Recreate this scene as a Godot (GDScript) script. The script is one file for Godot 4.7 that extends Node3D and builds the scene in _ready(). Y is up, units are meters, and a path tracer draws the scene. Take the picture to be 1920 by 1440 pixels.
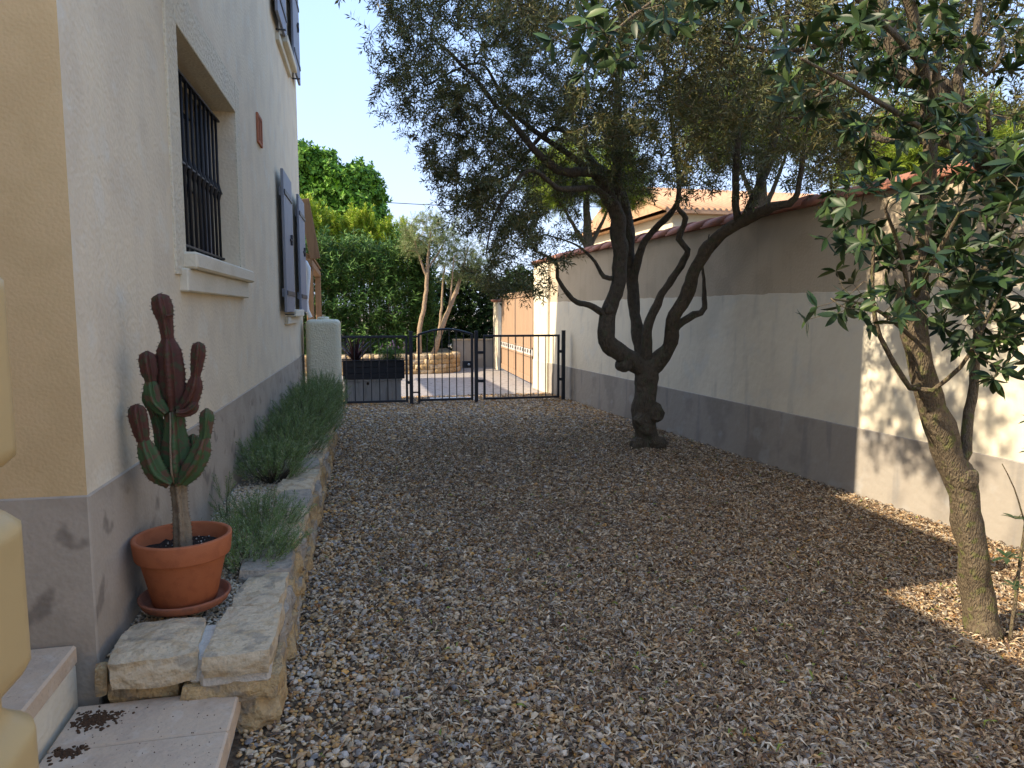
extends Node3D
# A gravel side yard between a rendered house and a garden wall. Units are metres, y up; the yard runs towards -z.

var rng := RandomNumberGenerator.new()
var mats := {}
var used := {}


func _ready() -> void:
	set_view_and_light()
	rng.seed = 11
	make_materials()
	print("materials")
	build_ground()
	build_house()
	build_wing()
	build_garden_wall()
	build_front_steps()
	build_stone_planter()
	build_fence()
	build_beyond()
	print("structure")
	build_tanks()
	build_cactus()
	build_lavender()
	build_planter_box()
	build_olive()
	print("olive")
	build_laurel()
	build_second_olive()
	build_saplings()
	build_hedges()
	build_far_trees()
	print("plants")
	build_gravel()
	print("gravel")


func set_view_and_light() -> void:
	var cam := Camera3D.new()
	cam.name = "camera"
	cam.position = Vector3(0, 1.6, 0)
	cam.rotation_degrees = Vector3(-5.85, -13.0, 0)
	cam.fov = 56.86
	cam.near = 0.05
	cam.far = 600.0
	add_child(cam)
	cam.current = true
	var env := Environment.new()
	env.background_mode = Environment.BG_SKY
	var sky := Sky.new()
	var sm := ProceduralSkyMaterial.new()
	sm.sky_top_color = Color(0.47, 0.595, 0.785)
	sm.sky_horizon_color = Color(0.67, 0.715, 0.775)
	sm.sky_curve = 0.2
	sm.ground_bottom_color = Color(0.42, 0.38, 0.32)
	sm.ground_horizon_color = Color(0.62, 0.62, 0.6)
	sm.sun_angle_max = 80.0
	sm.sun_curve = 0.45
	var wisps := FastNoiseLite.new()
	wisps.seed = 5
	wisps.frequency = 0.012
	wisps.fractal_octaves = 5
	var wi: Image = wisps.get_seamless_image(256, 64)
	wi.resize(512, 256, Image.INTERPOLATE_CUBIC)
	var cover := Image.create(512, 256, false, Image.FORMAT_RGBA8)
	for y in 256:
		for x in 512:
			var v := smoothstep(0.5, 0.95, wi.get_pixel(x, y).r) * 0.4
			cover.set_pixel(x, y, Color(0.9, 0.93, 1.0, v))
	sm.sky_cover = ImageTexture.create_from_image(cover)
	sm.sky_cover_modulate = Color(1, 1, 1, 0.22)
	sky.sky_material = sm
	env.sky = sky
	env.background_energy_multiplier = 1.0
	env.tonemap_mode = Environment.TONE_MAPPER_LINEAR
	env.tonemap_exposure = 2.75
	env.sdfgi_enabled = true
	env.ssao_enabled = true
	env.ssil_enabled = true
	var we := WorldEnvironment.new()
	we.name = "world_environment"
	we.environment = env
	add_child(we)
	var sun := DirectionalLight3D.new()
	sun.name = "sun"
	sun.light_energy = 1.0
	sun.light_color = Color(1.0, 0.93, 0.82)
	sun.light_angular_distance = 0.55
	sun.shadow_enabled = true
	sun.basis = Basis.looking_at(Vector3(1.0, -0.69, -0.12), Vector3.UP)
	sun.position = Vector3(-8, 8, 4)
	add_child(sun)


# ---------------------------------------------------------------- materials

func lin(r: float, g: float, b: float) -> Color:
	return Color(r, g, b).linear_to_srgb()


func noise_img(size: int, cells: float, octaves: int, sd: int, type := FastNoiseLite.TYPE_SIMPLEX_SMOOTH, squash := 1) -> Image:
	var n := FastNoiseLite.new()
	n.seed = sd
	n.noise_type = type
	n.frequency = cells / size
	n.fractal_octaves = octaves
	if octaves < 2:
		n.fractal_type = FastNoiseLite.FRACTAL_NONE
	if type == FastNoiseLite.TYPE_CELLULAR:
		n.cellular_return_type = FastNoiseLite.RETURN_DISTANCE
	var im: Image = n.get_seamless_image(size, size / squash)
	if squash > 1:
		im.resize(size, size, Image.INTERPOLATE_CUBIC)
	im.convert(Image.FORMAT_L8)
	return im


# layers: [noise image, sRGB colour, low, high, amount]; each noise above low..high turns the colour towards the layer's
func layered(size: int, base: Color, layers: Array) -> ImageTexture:
	var n := size * size
	var r := PackedFloat32Array()
	var g := PackedFloat32Array()
	var b := PackedFloat32Array()
	r.resize(n)
	g.resize(n)
	b.resize(n)
	r.fill(base.r)
	g.fill(base.g)
	b.fill(base.b)
	for l in layers:
		var data: PackedByteArray = (l[0] as Image).get_data()
		var table := PackedFloat32Array()
		for k in 256:
			table.append(smoothstep(l[2], l[3], k / 255.0) * l[4])
		var c: Color = l[1]
		for i in n:
			var t := table[data[i]]
			if t > 0.003:
				r[i] += (c.r - r[i]) * t
				g[i] += (c.g - g[i]) * t
				b[i] += (c.b - b[i]) * t
	var out := PackedByteArray()
	out.resize(n * 3)
	for i in n:
		out[i * 3] = int(clampf(r[i], 0, 1) * 255.0)
		out[i * 3 + 1] = int(clampf(g[i], 0, 1) * 255.0)
		out[i * 3 + 2] = int(clampf(b[i], 0, 1) * 255.0)
	return ImageTexture.create_from_image(Image.create_from_data(size, size, false, Image.FORMAT_RGB8, out))


func plain(key: String, c: Color, rough: float) -> StandardMaterial3D:
	var m := StandardMaterial3D.new()
	m.resource_name = key
	m.albedo_color = c
	m.roughness = rough
	m.metallic_specular = 0.35
	mats[key] = m
	return m


func tri(key: String, tex: Texture2D, rough: float, scale: float, bump: Texture2D = null, depth := 0.0) -> StandardMaterial3D:
	var m := plain(key, Color.WHITE, rough)
	m.albedo_texture = tex
	m.uv1_triplanar = true
	m.uv1_world_triplanar = true
	m.uv1_scale = Vector3.ONE * scale
	m.uv1_triplanar_sharpness = 6.0
	if bump:
		m.heightmap_enabled = true
		m.heightmap_texture = bump
		m.heightmap_scale = depth
	return m


func leafy(key: String, rough: float, back: Color) -> StandardMaterial3D:
	var m := plain(key, Color.WHITE, rough)
	m.vertex_color_use_as_albedo = true
	m.backlight_enabled = true
	m.backlight = back
	m.cull_mode = BaseMaterial3D.CULL_DISABLED
	return m


func make_materials() -> void:
	var fine := noise_img(512, 60, 4, 1)
	var grain := noise_img(512, 150, 2, 2)
	var cloud := noise_img(512, 4, 5, 3)
	var cloud2 := noise_img(512, 7, 4, 4)
	var streak := noise_img(512, 14, 4, 5, FastNoiseLite.TYPE_SIMPLEX_SMOOTH, 8)
	var cell := noise_img(512, 26, 1, 6, FastNoiseLite.TYPE_CELLULAR)
	var pit := noise_img(512, 40, 3, 8)
	var bump_stucco := ImageTexture.create_from_image(noise_img(512, 70, 3, 9))
	var bump_soft := ImageTexture.create_from_image(noise_img(512, 30, 5, 10))
	var bump_rock := ImageTexture.create_from_image(noise_img(512, 14, 6, 12))
	var bump_bark := ImageTexture.create_from_image(noise_img(512, 40, 4, 13, FastNoiseLite.TYPE_SIMPLEX_SMOOTH, 4))
	# house render: cream, with vertical weathering streaks and trowel patches
	tri("render", layered(512, lin(0.74, 0.625, 0.445), [[cloud, lin(0.66, 0.555, 0.40), 0.4, 0.75, 0.7], [streak, lin(0.58, 0.49, 0.36), 0.5, 0.95, 0.22], [cloud2, lin(0.72, 0.66, 0.53), 0.6, 0.9, 0.6], [grain, lin(0.55, 0.50, 0.38), 0.6, 0.95, 0.25]]), 0.92, 0.42, bump_stucco, 0.32)
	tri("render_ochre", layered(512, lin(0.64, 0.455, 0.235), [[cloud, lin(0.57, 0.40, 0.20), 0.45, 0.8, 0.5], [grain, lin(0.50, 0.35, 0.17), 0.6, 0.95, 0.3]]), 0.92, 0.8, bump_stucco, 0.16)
	tri("render_rough", layered(512, lin(0.68, 0.60, 0.44), [[pit, lin(0.50, 0.43, 0.31), 0.55, 0.85, 0.6], [cloud, lin(0.60, 0.54, 0.43), 0.5, 0.9, 0.4]]), 0.95, 0.9, bump_soft, 0.7)
	tri("plinth", layered(512, lin(0.42, 0.355, 0.275), [[cloud, lin(0.33, 0.275, 0.21), 0.4, 0.75, 0.7], [streak, lin(0.46, 0.39, 0.31), 0.5, 0.9, 0.35], [cloud2, lin(0.17, 0.14, 0.11), 0.68, 0.92, 0.7], [grain, lin(0.28, 0.26, 0.23), 0.55, 0.95, 0.3]]), 0.9, 0.5, bump_stucco, 0.2)
	# garden wall
	tri("wall_paint", layered(512, lin(0.78, 0.71, 0.56), [[cloud, lin(0.70, 0.635, 0.50), 0.45, 0.8, 0.6], [streak, lin(0.52, 0.49, 0.41), 0.6, 0.95, 0.45], [cloud2, lin(0.69, 0.665, 0.575), 0.6, 0.9, 0.5]]), 0.9, 0.3, bump_soft, 0.3)
	tri("wall_render", layered(512, lin(0.52, 0.43, 0.31), [[cloud, lin(0.44, 0.36, 0.255), 0.45, 0.8, 0.6], [fine, lin(0.58, 0.49, 0.37), 0.6, 0.95, 0.3], [streak, lin(0.42, 0.35, 0.26), 0.62, 0.95, 0.4]]), 0.95, 0.4, bump_stucco, 0.3)
	tri("wall_plinth", layered(512, lin(0.36, 0.325, 0.28), [[cloud, lin(0.27, 0.245, 0.215), 0.45, 0.75, 0.75], [cloud2, lin(0.40, 0.39, 0.37), 0.6, 0.85, 0.6], [streak, lin(0.22, 0.215, 0.21), 0.65, 0.95, 0.5]]), 0.88, 0.33, bump_soft, 0.35)
	tri("cream_render", layered(512, lin(0.70, 0.63, 0.48), [[cloud, lin(0.62, 0.55, 0.41), 0.45, 0.8, 0.6]]), 0.92, 0.4, bump_stucco, 0.3)
	tri("terracotta_tile", layered(512, lin(0.40, 0.17, 0.11), [[cloud2, lin(0.30, 0.14, 0.10), 0.45, 0.8, 0.7], [fine, lin(0.48, 0.27, 0.19), 0.6, 0.95, 0.5], [cloud, lin(0.24, 0.17, 0.13), 0.6, 0.85, 0.6]]), 0.85, 1.1, bump_soft, 0.15)
	tri("roof_tile", layered(512, lin(0.50, 0.31, 0.19), [[cloud2, lin(0.42, 0.23, 0.14), 0.4, 0.8, 0.7], [fine, lin(0.60, 0.43, 0.29), 0.6, 0.95, 0.6]]), 0.9, 0.5, bump_soft, 0.2)
	tri("pot_clay", layered(512, lin(0.40, 0.125, 0.05), [[cloud2, lin(0.33, 0.10, 0.042), 0.45, 0.8, 0.7], [fine, lin(0.45, 0.17, 0.085), 0.6, 0.95, 0.4], [pit, lin(0.5, 0.3, 0.2), 0.8, 0.95, 0.5]]), 0.78, 2.2, bump_stucco, 0.04)
	tri("saucer_clay", layered(512, lin(0.29, 0.105, 0.055), [[cloud2, lin(0.2, 0.08, 0.05), 0.45, 0.8, 0.8], [fine, lin(0.36, 0.19, 0.12), 0.6, 0.95, 0.4]]), 0.85, 2.5, bump_stucco, 0.05)
	# stone
	var stone_layers := [[cloud2, lin(0.36, 0.25, 0.13), 0.42, 0.72, 0.8], [pit, lin(0.27, 0.19, 0.105), 0.6, 0.85, 0.7], [fine, lin(0.56, 0.46, 0.32), 0.6, 0.9, 0.5], [cloud, lin(0.2, 0.175, 0.14), 0.62, 0.8, 0.6]]
	tri("stone_ochre", layered(512, lin(0.46, 0.32, 0.155), stone_layers), 0.92, 1.3, bump_rock, 1.3)
	tri("stone_pale", layered(512, lin(0.57, 0.45, 0.29), [[cloud2, lin(0.47, 0.34, 0.19), 0.45, 0.75, 0.7], [pit, lin(0.36, 0.29, 0.2), 0.62, 0.85, 0.6], [cloud, lin(0.27, 0.23, 0.17), 0.58, 0.85, 0.6], [grain, lin(0.62, 0.51, 0.36), 0.6, 0.95, 0.5]]), 0.92, 1.5, bump_rock, 0.8)
	tri("stone_grey", layered(512, lin(0.38, 0.32, 0.24), [[cloud2, lin(0.27, 0.23, 0.18), 0.45, 0.75, 0.8], [pit, lin(0.2, 0.17, 0.13), 0.6, 0.85, 0.6], [fine, lin(0.5, 0.42, 0.31), 0.6, 0.9, 0.5]]), 0.94, 1.4, bump_rock, 1.1)
	tri("mortar", layered(512, lin(0.56, 0.50, 0.41), [[cloud2, lin(0.46, 0.40, 0.32), 0.45, 0.8, 0.7], [grain, lin(0.3, 0.28, 0.24), 0.6, 0.95, 0.4]]), 0.95, 1.5, bump_soft, 0.4)
	tri("slab", layered(512, lin(0.56, 0.43, 0.30), [[cloud, lin(0.48, 0.37, 0.265), 0.45, 0.75, 0.7], [grain, lin(0.42, 0.33, 0.24), 0.58, 0.9, 0.5], [pit, lin(0.33, 0.26, 0.19), 0.76, 0.88, 0.6], [cloud2, lin(0.60, 0.50, 0.38), 0.6, 0.85, 0.6]]), 0.9, 1.1, bump_soft, 0.22)
	tri("dark_soil", layered(512, lin(0.035, 0.024, 0.017), [[pit, lin(0.012, 0.009, 0.007), 0.5, 0.8, 0.8], [grain, lin(0.11, 0.08, 0.06), 0.72, 0.95, 0.7]]), 0.95, 3.0, bump_rock, 1.0)
	tri("gravel_base", layered(512, lin(0.10, 0.066, 0.038), [[cell, lin(0.21, 0.16, 0.105), 0.25, 0.6, 0.6], [fine, lin(0.05, 0.036, 0.025), 0.55, 0.85, 0.6], [grain, lin(0.29, 0.24, 0.18), 0.65, 0.95, 0.6]]), 0.95, 1.6, bump_rock, 0.8)
	tri("earth", layered(512, lin(0.22, 0.18, 0.12), [[cloud, lin(0.15, 0.13, 0.08), 0.4, 0.8, 0.7], [fine, lin(0.3, 0.25, 0.18), 0.6, 0.95, 0.5]]), 0.95, 0.2)
	tri("paving", layered(512, lin(0.34, 0.31, 0.29), [[cell, lin(0.17, 0.155, 0.14), 0.45, 0.7, 0.8], [cloud2, lin(0.28, 0.255, 0.24), 0.45, 0.8, 0.6], [fine, lin(0.42, 0.38, 0.34), 0.6, 0.95, 0.5]]), 0.85, 0.42, bump_soft, 0.3)
	# metal, wood, plastic
	plain("iron", lin(0.028, 0.031, 0.038), 0.42)
	plain("grille_iron", lin(0.018, 0.018, 0.02), 0.5)
	tri("shutter_paint", layered(512, lin(0.235, 0.245, 0.28), [[streak, lin(0.19, 0.2, 0.235), 0.5, 0.9, 0.6], [cloud, lin(0.28, 0.285, 0.31), 0.6, 0.9, 0.4]]), 0.55, 0.8)
	plain("strap_iron", lin(0.06, 0.062, 0.07), 0.5)
	tri("timber", layered(512, lin(0.25, 0.155, 0.085), [[streak, lin(0.17, 0.10, 0.055), 0.45, 0.9, 0.7]]), 0.8, 1.0)
	tri("gate_wood", layered(512, lin(0.36, 0.245, 0.165), [[streak, lin(0.29, 0.19, 0.125), 0.5, 0.9, 0.6], [cloud, lin(0.4, 0.26, 0.17), 0.55, 0.9, 0.5]]), 0.75, 0.7)
	plain("pale_band", lin(0.55, 0.52, 0.5), 0.7)
	plain("vent_clay", lin(0.42, 0.16, 0.085), 0.85)
	plain("vent_dark", lin(0.03, 0.022, 0.018), 0.9)
	tri("tank_cream", layered(512, lin(0.70, 0.64, 0.46), [[cloud, lin(0.63, 0.57, 0.41), 0.45, 0.8, 0.5]]), 0.62, 1.0, ImageTexture.create_from_image(noise_img(512, 26, 3, 21)), 0.9)
	var near_tank := tri("tank_sand", layered(512, lin(0.52, 0.375, 0.17), [[cloud, lin(0.47, 0.335, 0.15), 0.45, 0.8, 0.5], [grain, lin(0.44, 0.31, 0.14), 0.6, 0.95, 0.25]]), 0.42, 1.2)
	near_tank.metallic_specular = 0.5
	plain("planter_black", lin(0.022, 0.024, 0.028), 0.55)
	tri("trough", layered(512, lin(0.33, 0.325, 0.31), [[streak, lin(0.2, 0.2, 0.19), 0.5, 0.9, 0.7], [cloud, lin(0.4, 0.39, 0.37), 0.55, 0.9, 0.5]]), 0.7, 0.9)
	plain("white_plastic", lin(0.7, 0.7, 0.68), 0.5)
	plain("steel", lin(0.5, 0.5, 0.5), 0.35).metallic = 0.8
	var glass := plain("dark_glass", lin(0.02, 0.024, 0.028), 0.06)
	glass.metallic_specular = 0.5
	plain("cable", lin(0.03, 0.03, 0.035), 0.7)
	# bark and leaves; the foliage meshes carry their leaf colours
	tri("bark_olive", layered(512, lin(0.12, 0.095, 0.065), [[cloud2, lin(0.075, 0.06, 0.042), 0.4, 0.8, 0.7], [fine, lin(0.2, 0.165, 0.12), 0.58, 0.95, 0.6], [cloud, lin(0.095, 0.1, 0.055), 0.55, 0.8, 0.6]]), 0.95, 1.6, bump_bark, 2.2)
	tri("bark_laurel", layered(512, lin(0.15, 0.115, 0.075), [[cloud2, lin(0.10, 0.075, 0.05), 0.4, 0.8, 0.7], [pit, lin(0.23, 0.2, 0.13), 0.58, 0.8, 0.7], [cloud, lin(0.14, 0.15, 0.05), 0.58, 0.75, 0.7]]), 0.95, 3.0, bump_bark, 1.2)
	tri("bark_pale", layered(512, lin(0.36, 0.27, 0.18), [[cloud2, lin(0.26, 0.19, 0.12), 0.4, 0.8, 0.7]]), 0.95, 1.6, bump_bark, 1.0)
	leafy("leaf_olive", 0.55, lin(0.06, 0.075, 0.03))
	leafy("leaf_laurel", 0.42, lin(0.06, 0.10, 0.02))
	leafy("leaf_soft", 0.55, lin(0.16, 0.22, 0.03))
	leafy("leaf_dry", 0.8, lin(0.03, 0.02, 0.01))
	var pm := plain("pebble", Color.WHITE, 0.78)
	pm.vertex_color_use_as_albedo = true
	tri("cactus_skin", layered(512, lin(0.055, 0.095, 0.035), [[cloud2, lin(0.13, 0.055, 0.035), 0.48, 0.66, 0.85], [fine, lin(0.09, 0.13, 0.05), 0.6, 0.95, 0.5]]), 0.6, 2.4)
	tri("cactus_red", layered(512, lin(0.085, 0.03, 0.02), [[cloud2, lin(0.05, 0.065, 0.025), 0.55, 0.75, 0.7], [fine, lin(0.17, 0.07, 0.045), 0.6, 0.95, 0.5]]), 0.6, 2.4)
	tri("cactus_cork", layered(512, lin(0.25, 0.19, 0.12), [[cloud2, lin(0.16, 0.11, 0.07), 0.45, 0.8, 0.7]]), 0.9, 3.0, bump_soft, 0.2)
	plain("crumb_soil", lin(0.075, 0.04, 0.02), 0.95)
	plain("thorn", lin(0.06, 0.035, 0.025), 0.7)


# ---------------------------------------------------------------- helpers

func numbered(called: String) -> String:
	if not used.has(called):
		used[called] = 0
		return called
	used[called] += 1
	return "%s_%03d" % [called, used[called]]


func thing(called: String, label: String, category: String, at := Vector3.ZERO, group := "") -> Node3D:
	var o := Node3D.new()
	o.name = numbered(called)
	add_child(o)
	o.position = at
	tag(o, label, category, group)
	return o


func tag(o: Node, label: String, category: String, group := "") -> void:
	o.set_meta("label", label)
	o.set_meta("category", category)
	if group:
		o.set_meta("group", group)


func setting(called: String, mesh: Mesh, m: Material, label: String, category: String, kind := "structure") -> MeshInstance3D:
	var o := obj(numbered(called), mesh, m, self)
	o.set_meta("kind", kind)
	tag(o, label, category)
	return o


func obj(called: String, mesh: Mesh, m: Material, parent: Node) -> MeshInstance3D:
	var o := MeshInstance3D.new()
	o.name = called
	o.mesh = mesh
	o.material_override = m
	parent.add_child(o, true)
	return o


func many(called: String, mesh: Mesh, m: Material, parent: Node, places: Array, colors := []) -> MultiMeshInstance3D:
	var mm := MultiMesh.new()
	mm.transform_format = MultiMesh.TRANSFORM_3D
	mm.use_colors = not colors.is_empty()
	mm.mesh = mesh
	mm.instance_count = places.size()
	for i in places.size():
		mm.set_instance_transform(i, places[i])
		if colors:
			mm.set_instance_color(i, colors[i])
	var o := MultiMeshInstance3D.new()
	o.name = called
	o.multimesh = mm
	o.material_override = m
	o.set_meta("kind", "stuff")
	parent.add_child(o, true)
	return o


func sheet(flat := true) -> SurfaceTool:
	var st := SurfaceTool.new()
	st.begin(Mesh.PRIMITIVE_TRIANGLES)
	st.set_smooth_group(-1 if flat else 0)
	return st


func done(st: SurfaceTool) -> ArrayMesh:
	st.generate_normals()
	return st.commit()


func face(st: SurfaceTool, a: Vector3, b: Vector3, c: Vector3, out: Vector3) -> void:
	if (a - c).cross(a - b).dot(out) < 0.0:
		var k := b
		b = c
		c = k
	st.add_vertex(a)
	st.add_vertex(b)
	st.add_vertex(c)


func quad(st: SurfaceTool, a: Vector3, b: Vector3, c: Vector3, d: Vector3, out: Vector3) -> void:
	face(st, a, b, c, out)
	face(st, a, c, d, out)


# a box with chamfered edges, placed by xf (its middle)
func cbox(st: SurfaceTool, xf: Transform3D, size: Vector3, bev := 0.0) -> void:
	var h := size * 0.5
	bev = minf(bev, minf(h.x, minf(h.y, h.z)) * 0.9)
	var o := xf.origin
	var p := func(s: Vector3, axis: int) -> Vector3:
		var v := Vector3(h.x - bev, h.y - bev, h.z - bev)
		v[axis] = h[axis]
		return xf * (v * s)
	for axis in 3:
		var u := (axis + 1) % 3
		var w := (axis + 2) % 3
		for sg in [-1.0, 1.0]:
			var c := []
			for k in [[-1.0, -1.0], [1.0, -1.0], [1.0, 1.0], [-1.0, 1.0]]:
				var s := Vector3.ONE
				s[axis] = sg
				s[u] = k[0]
				s[w] = k[1]
				c.append(p.call(s, axis))
			quad(st, c[0], c[1], c[2], c[3], (c[0] + c[2]) * 0.5 - o)
		if bev > 0.0:
			for su in [-1.0, 1.0]:
				for sw in [-1.0, 1.0]:
					var s1 := Vector3.ONE
					s1[u] = su
					s1[w] = sw
					var s2 := s1
					s1[axis] = -1.0
					s2[axis] = 1.0
					var q := [p.call(s1, u), p.call(s2, u), p.call(s2, w), p.call(s1, w)]
					quad(st, q[0], q[1], q[2], q[3], (q[0] + q[2]) * 0.5 - o)
	if bev > 0.0:
		for x in [-1.0, 1.0]:
			for y in [-1.0, 1.0]:
				for z in [-1.0, 1.0]:
					var s := Vector3(x, y, z)
					var a: Vector3 = p.call(s, 0)
					face(st, a, p.call(s, 1), p.call(s, 2), a - o)


# one chamfered box as a part; lo and hi are its corners
func block(called: String, lo: Vector3, hi: Vector3, m: Material, parent: Node, bev := 0.004) -> MeshInstance3D:
	var st := sheet()
	cbox(st, Transform3D(Basis(), Vector3.ZERO), (hi - lo).abs(), bev)
	var o := obj(called, done(st), m, parent)
	o.position = (lo + hi) * 0.5
	return o


# a tapered tube along pts; radii per point; noise roughens it
func tube(st: SurfaceTool, pts: Array, radii: Array, sides: int, cap := true, rough := 0.0, noise: FastNoiseLite = null) -> void:
	var n := pts.size()
	var rings := []
	var side := Vector3.ZERO
	for i in n:
		var d: Vector3 = (pts[mini(i + 1, n - 1)] - pts[maxi(i - 1, 0)]).normalized()
		if d == Vector3.ZERO:
			d = Vector3.UP
		if side == Vector3.ZERO:
			side = d.cross(Vector3.FORWARD if absf(d.z) < 0.8 else Vector3.RIGHT).normalized()
		side = (side - d * side.dot(d)).normalized()
		var other := d.cross(side)
		var ring := PackedVector3Array()
		for k in sides:
			var a := TAU * k / sides
			var out := side * cos(a) + other * sin(a)
			var r: float = radii[i]
			if noise:
				r *= 1.0 + rough * noise.get_noise_3dv((pts[i] + out * r) * Vector3(1, 0.45, 1))
			ring.append(pts[i] + out * r)
		rings.append(ring)
	for i in n - 1:
		for k in sides:
			var j := (k + 1) % sides
			var mid: Vector3 = (pts[i] + pts[i + 1]) * 0.5
			var a: Vector3 = rings[i][k]
			var b: Vector3 = rings[i][j]
			var c: Vector3 = rings[i + 1][j]
			var e: Vector3 = rings[i + 1][k]
			quad(st, a, b, c, e, (a + c) * 0.5 - mid)
	if cap:
		for k in sides:
			var j := (k + 1) % sides
			face(st, pts[n - 1], rings[n - 1][k], rings[n - 1][j], pts[n - 1] - pts[n - 2])
			face(st, pts[0], rings[0][k], rings[0][j], pts[0] - pts[1])


# a body of revolution about y; profile is [radius, height] pairs
func lathe(st: SurfaceTool, profile: Array, segs: int) -> void:
	for i in profile.size() - 1:
		var r0: float = profile[i][0]
		var y0: float = profile[i][1]
		var r1: float = profile[i + 1][0]
		var y1: float = profile[i + 1][1]
		var nrm := Vector2(y1 - y0, r0 - r1)
		for k in segs:
			var a := TAU * k / segs
			var b := TAU * (k + 1) / segs
			var da := Vector3(cos(a), 0, sin(a))
			var db := Vector3(cos(b), 0, sin(b))
			var out := (da + db) * nrm.x + Vector3.UP * nrm.y * 2.0
			if r0 > 0.0005:
				face(st, da * r0 + Vector3.UP * y0, db * r0 + Vector3.UP * y0, db * r1 + Vector3.UP * y1, out)
			if r1 > 0.0005:
				face(st, da * r0 + Vector3.UP * y0, db * r1 + Vector3.UP * y1, da * r1 + Vector3.UP * y1, out)


# a rough-hewn stone: a rounded block pushed about by noise
func stone_mesh(size: Vector3, sd: int, cuts := 3, rough := 0.12, round_ := 0.35) -> ArrayMesh:
	var n := FastNoiseLite.new()
	n.seed = sd
	n.frequency = 1.0
	n.fractal_octaves = 3
	var st := sheet(cuts > 3)
	var lo := minf(size.x, minf(size.y, size.z))
	var put := func(v: Vector3) -> Vector3:
		var q := v.normalized() * 1.28
		var s := v.lerp(q, round_) * size * 0.5
		var d := Vector3(n.get_noise_3dv(s * 5.0), n.get_noise_3dv(s * 5.0 + Vector3(31, 0, 0)), n.get_noise_3dv(s * 5.0 + Vector3(0, 47, 0)))
		return s + d * lo * rough * 2.0
	for axis in 3:
		var u := (axis + 1) % 3
		var w := (axis + 2) % 3
		for sg in [-1.0, 1.0]:
			for i in cuts:
				for j in cuts:
					var c := []
					for k in [[0, 0], [1, 0], [1, 1], [0, 1]]:
						var v := Vector3.ZERO
						v[axis] = sg
						v[u] = -1.0 + 2.0 * (i + k[0]) / cuts
						v[w] = -1.0 + 2.0 * (j + k[1]) / cuts
						c.append(put.call(v))
					quad(st, c[0], c[1], c[2], c[3], (c[0] + c[2]) * 0.5)
	return done(st)


func rand_dir() -> Vector3:
	return Vector3(rng.randfn(), rng.randfn(), rng.randfn()).normalized()


func frame_along(d: Vector3, spin := 0.0) -> Basis:
	var y := d.normalized()
	var x := y.cross(Vector3.UP if absf(y.y) < 0.95 else Vector3.RIGHT).normalized()
	return Basis(x, y, x.cross(y)) * Basis(Vector3.UP, spin)


# ---------------------------------------------------------------- the setting

func build_ground() -> void:
	var st := sheet()
	quad(st, Vector3(-150, -0.03, 60), Vector3(150, -0.03, 60), Vector3(150, -0.03, -250), Vector3(-150, -0.03, -250), Vector3.UP)
	setting("ground", done(st), mats.earth, "bare dry earth reaching beyond the garden wall", "ground")
	st = sheet()
	quad(st, Vector3(-1.9, -0.004, 6), Vector3(4.7, -0.004, 6), Vector3(4.1, -0.004, -13.4), Vector3(-0.9, -0.004, -13.4), Vector3.UP)
	setting("gravel_yard", done(st), mats.gravel_base, "gritty bed under the pebbles and dry leaves of the yard", "gravel")
	st = sheet()
	quad(st, Vector3(-7, 0.0, -13.25), Vector3(4.1, 0.0, -13.25), Vector3(5.6, 0.0, -21.5), Vector3(-7, 0.0, -21.5), Vector3.UP)
	setting("paved_drive", done(st), mats.paving, "grey cobble-patterned paving beyond the metal gate", "paving")


func wall_face(st: SurfaceTool, s1: float, y0: float, y1: float, holes: Array, depth: float) -> void:
	var ss := [0.0, s1]
	var ys := [y0, y1]
	for h in holes:
		ss.append_array([h[0], h[1]])
		ys.append_array([h[2], h[3]])
	ss.sort()
	ys.sort()
	for i in ss.size() - 1:
		for j in ys.size() - 1:
			if ss[i + 1] - ss[i] < 0.001 or ys[j + 1] - ys[j] < 0.001:
				continue
			var cs: float = (ss[i] + ss[i + 1]) * 0.5
			var cy: float = (ys[j] + ys[j + 1]) * 0.5
			if holes.any(func(h): return cs > h[0] and cs < h[1] and cy > h[2] and cy < h[3]):
				continue
			quad(st, Vector3(0, ys[j], -ss[i]), Vector3(0, ys[j], -ss[i + 1]), Vector3(0, ys[j + 1], -ss[i + 1]), Vector3(0, ys[j + 1], -ss[i]), Vector3.RIGHT)
	for h in holes:
		if h[3] >= y1:
			continue
		var a := [Vector3(0, h[2], -h[0]), Vector3(0, h[2], -h[1]), Vector3(0, h[3], -h[1]), Vector3(0, h[3], -h[0])]
		var mid := Vector3(0, (h[2] + h[3]) * 0.5, -(h[0] + h[1]) * 0.5)
		for k in 4:
			var p: Vector3 = a[k]
			var q: Vector3 = a[(k + 1) % 4]
			quad(st, p, q, q + Vector3.LEFT * depth, p + Vector3.LEFT * depth, mid - (p + q) * 0.5)


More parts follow.
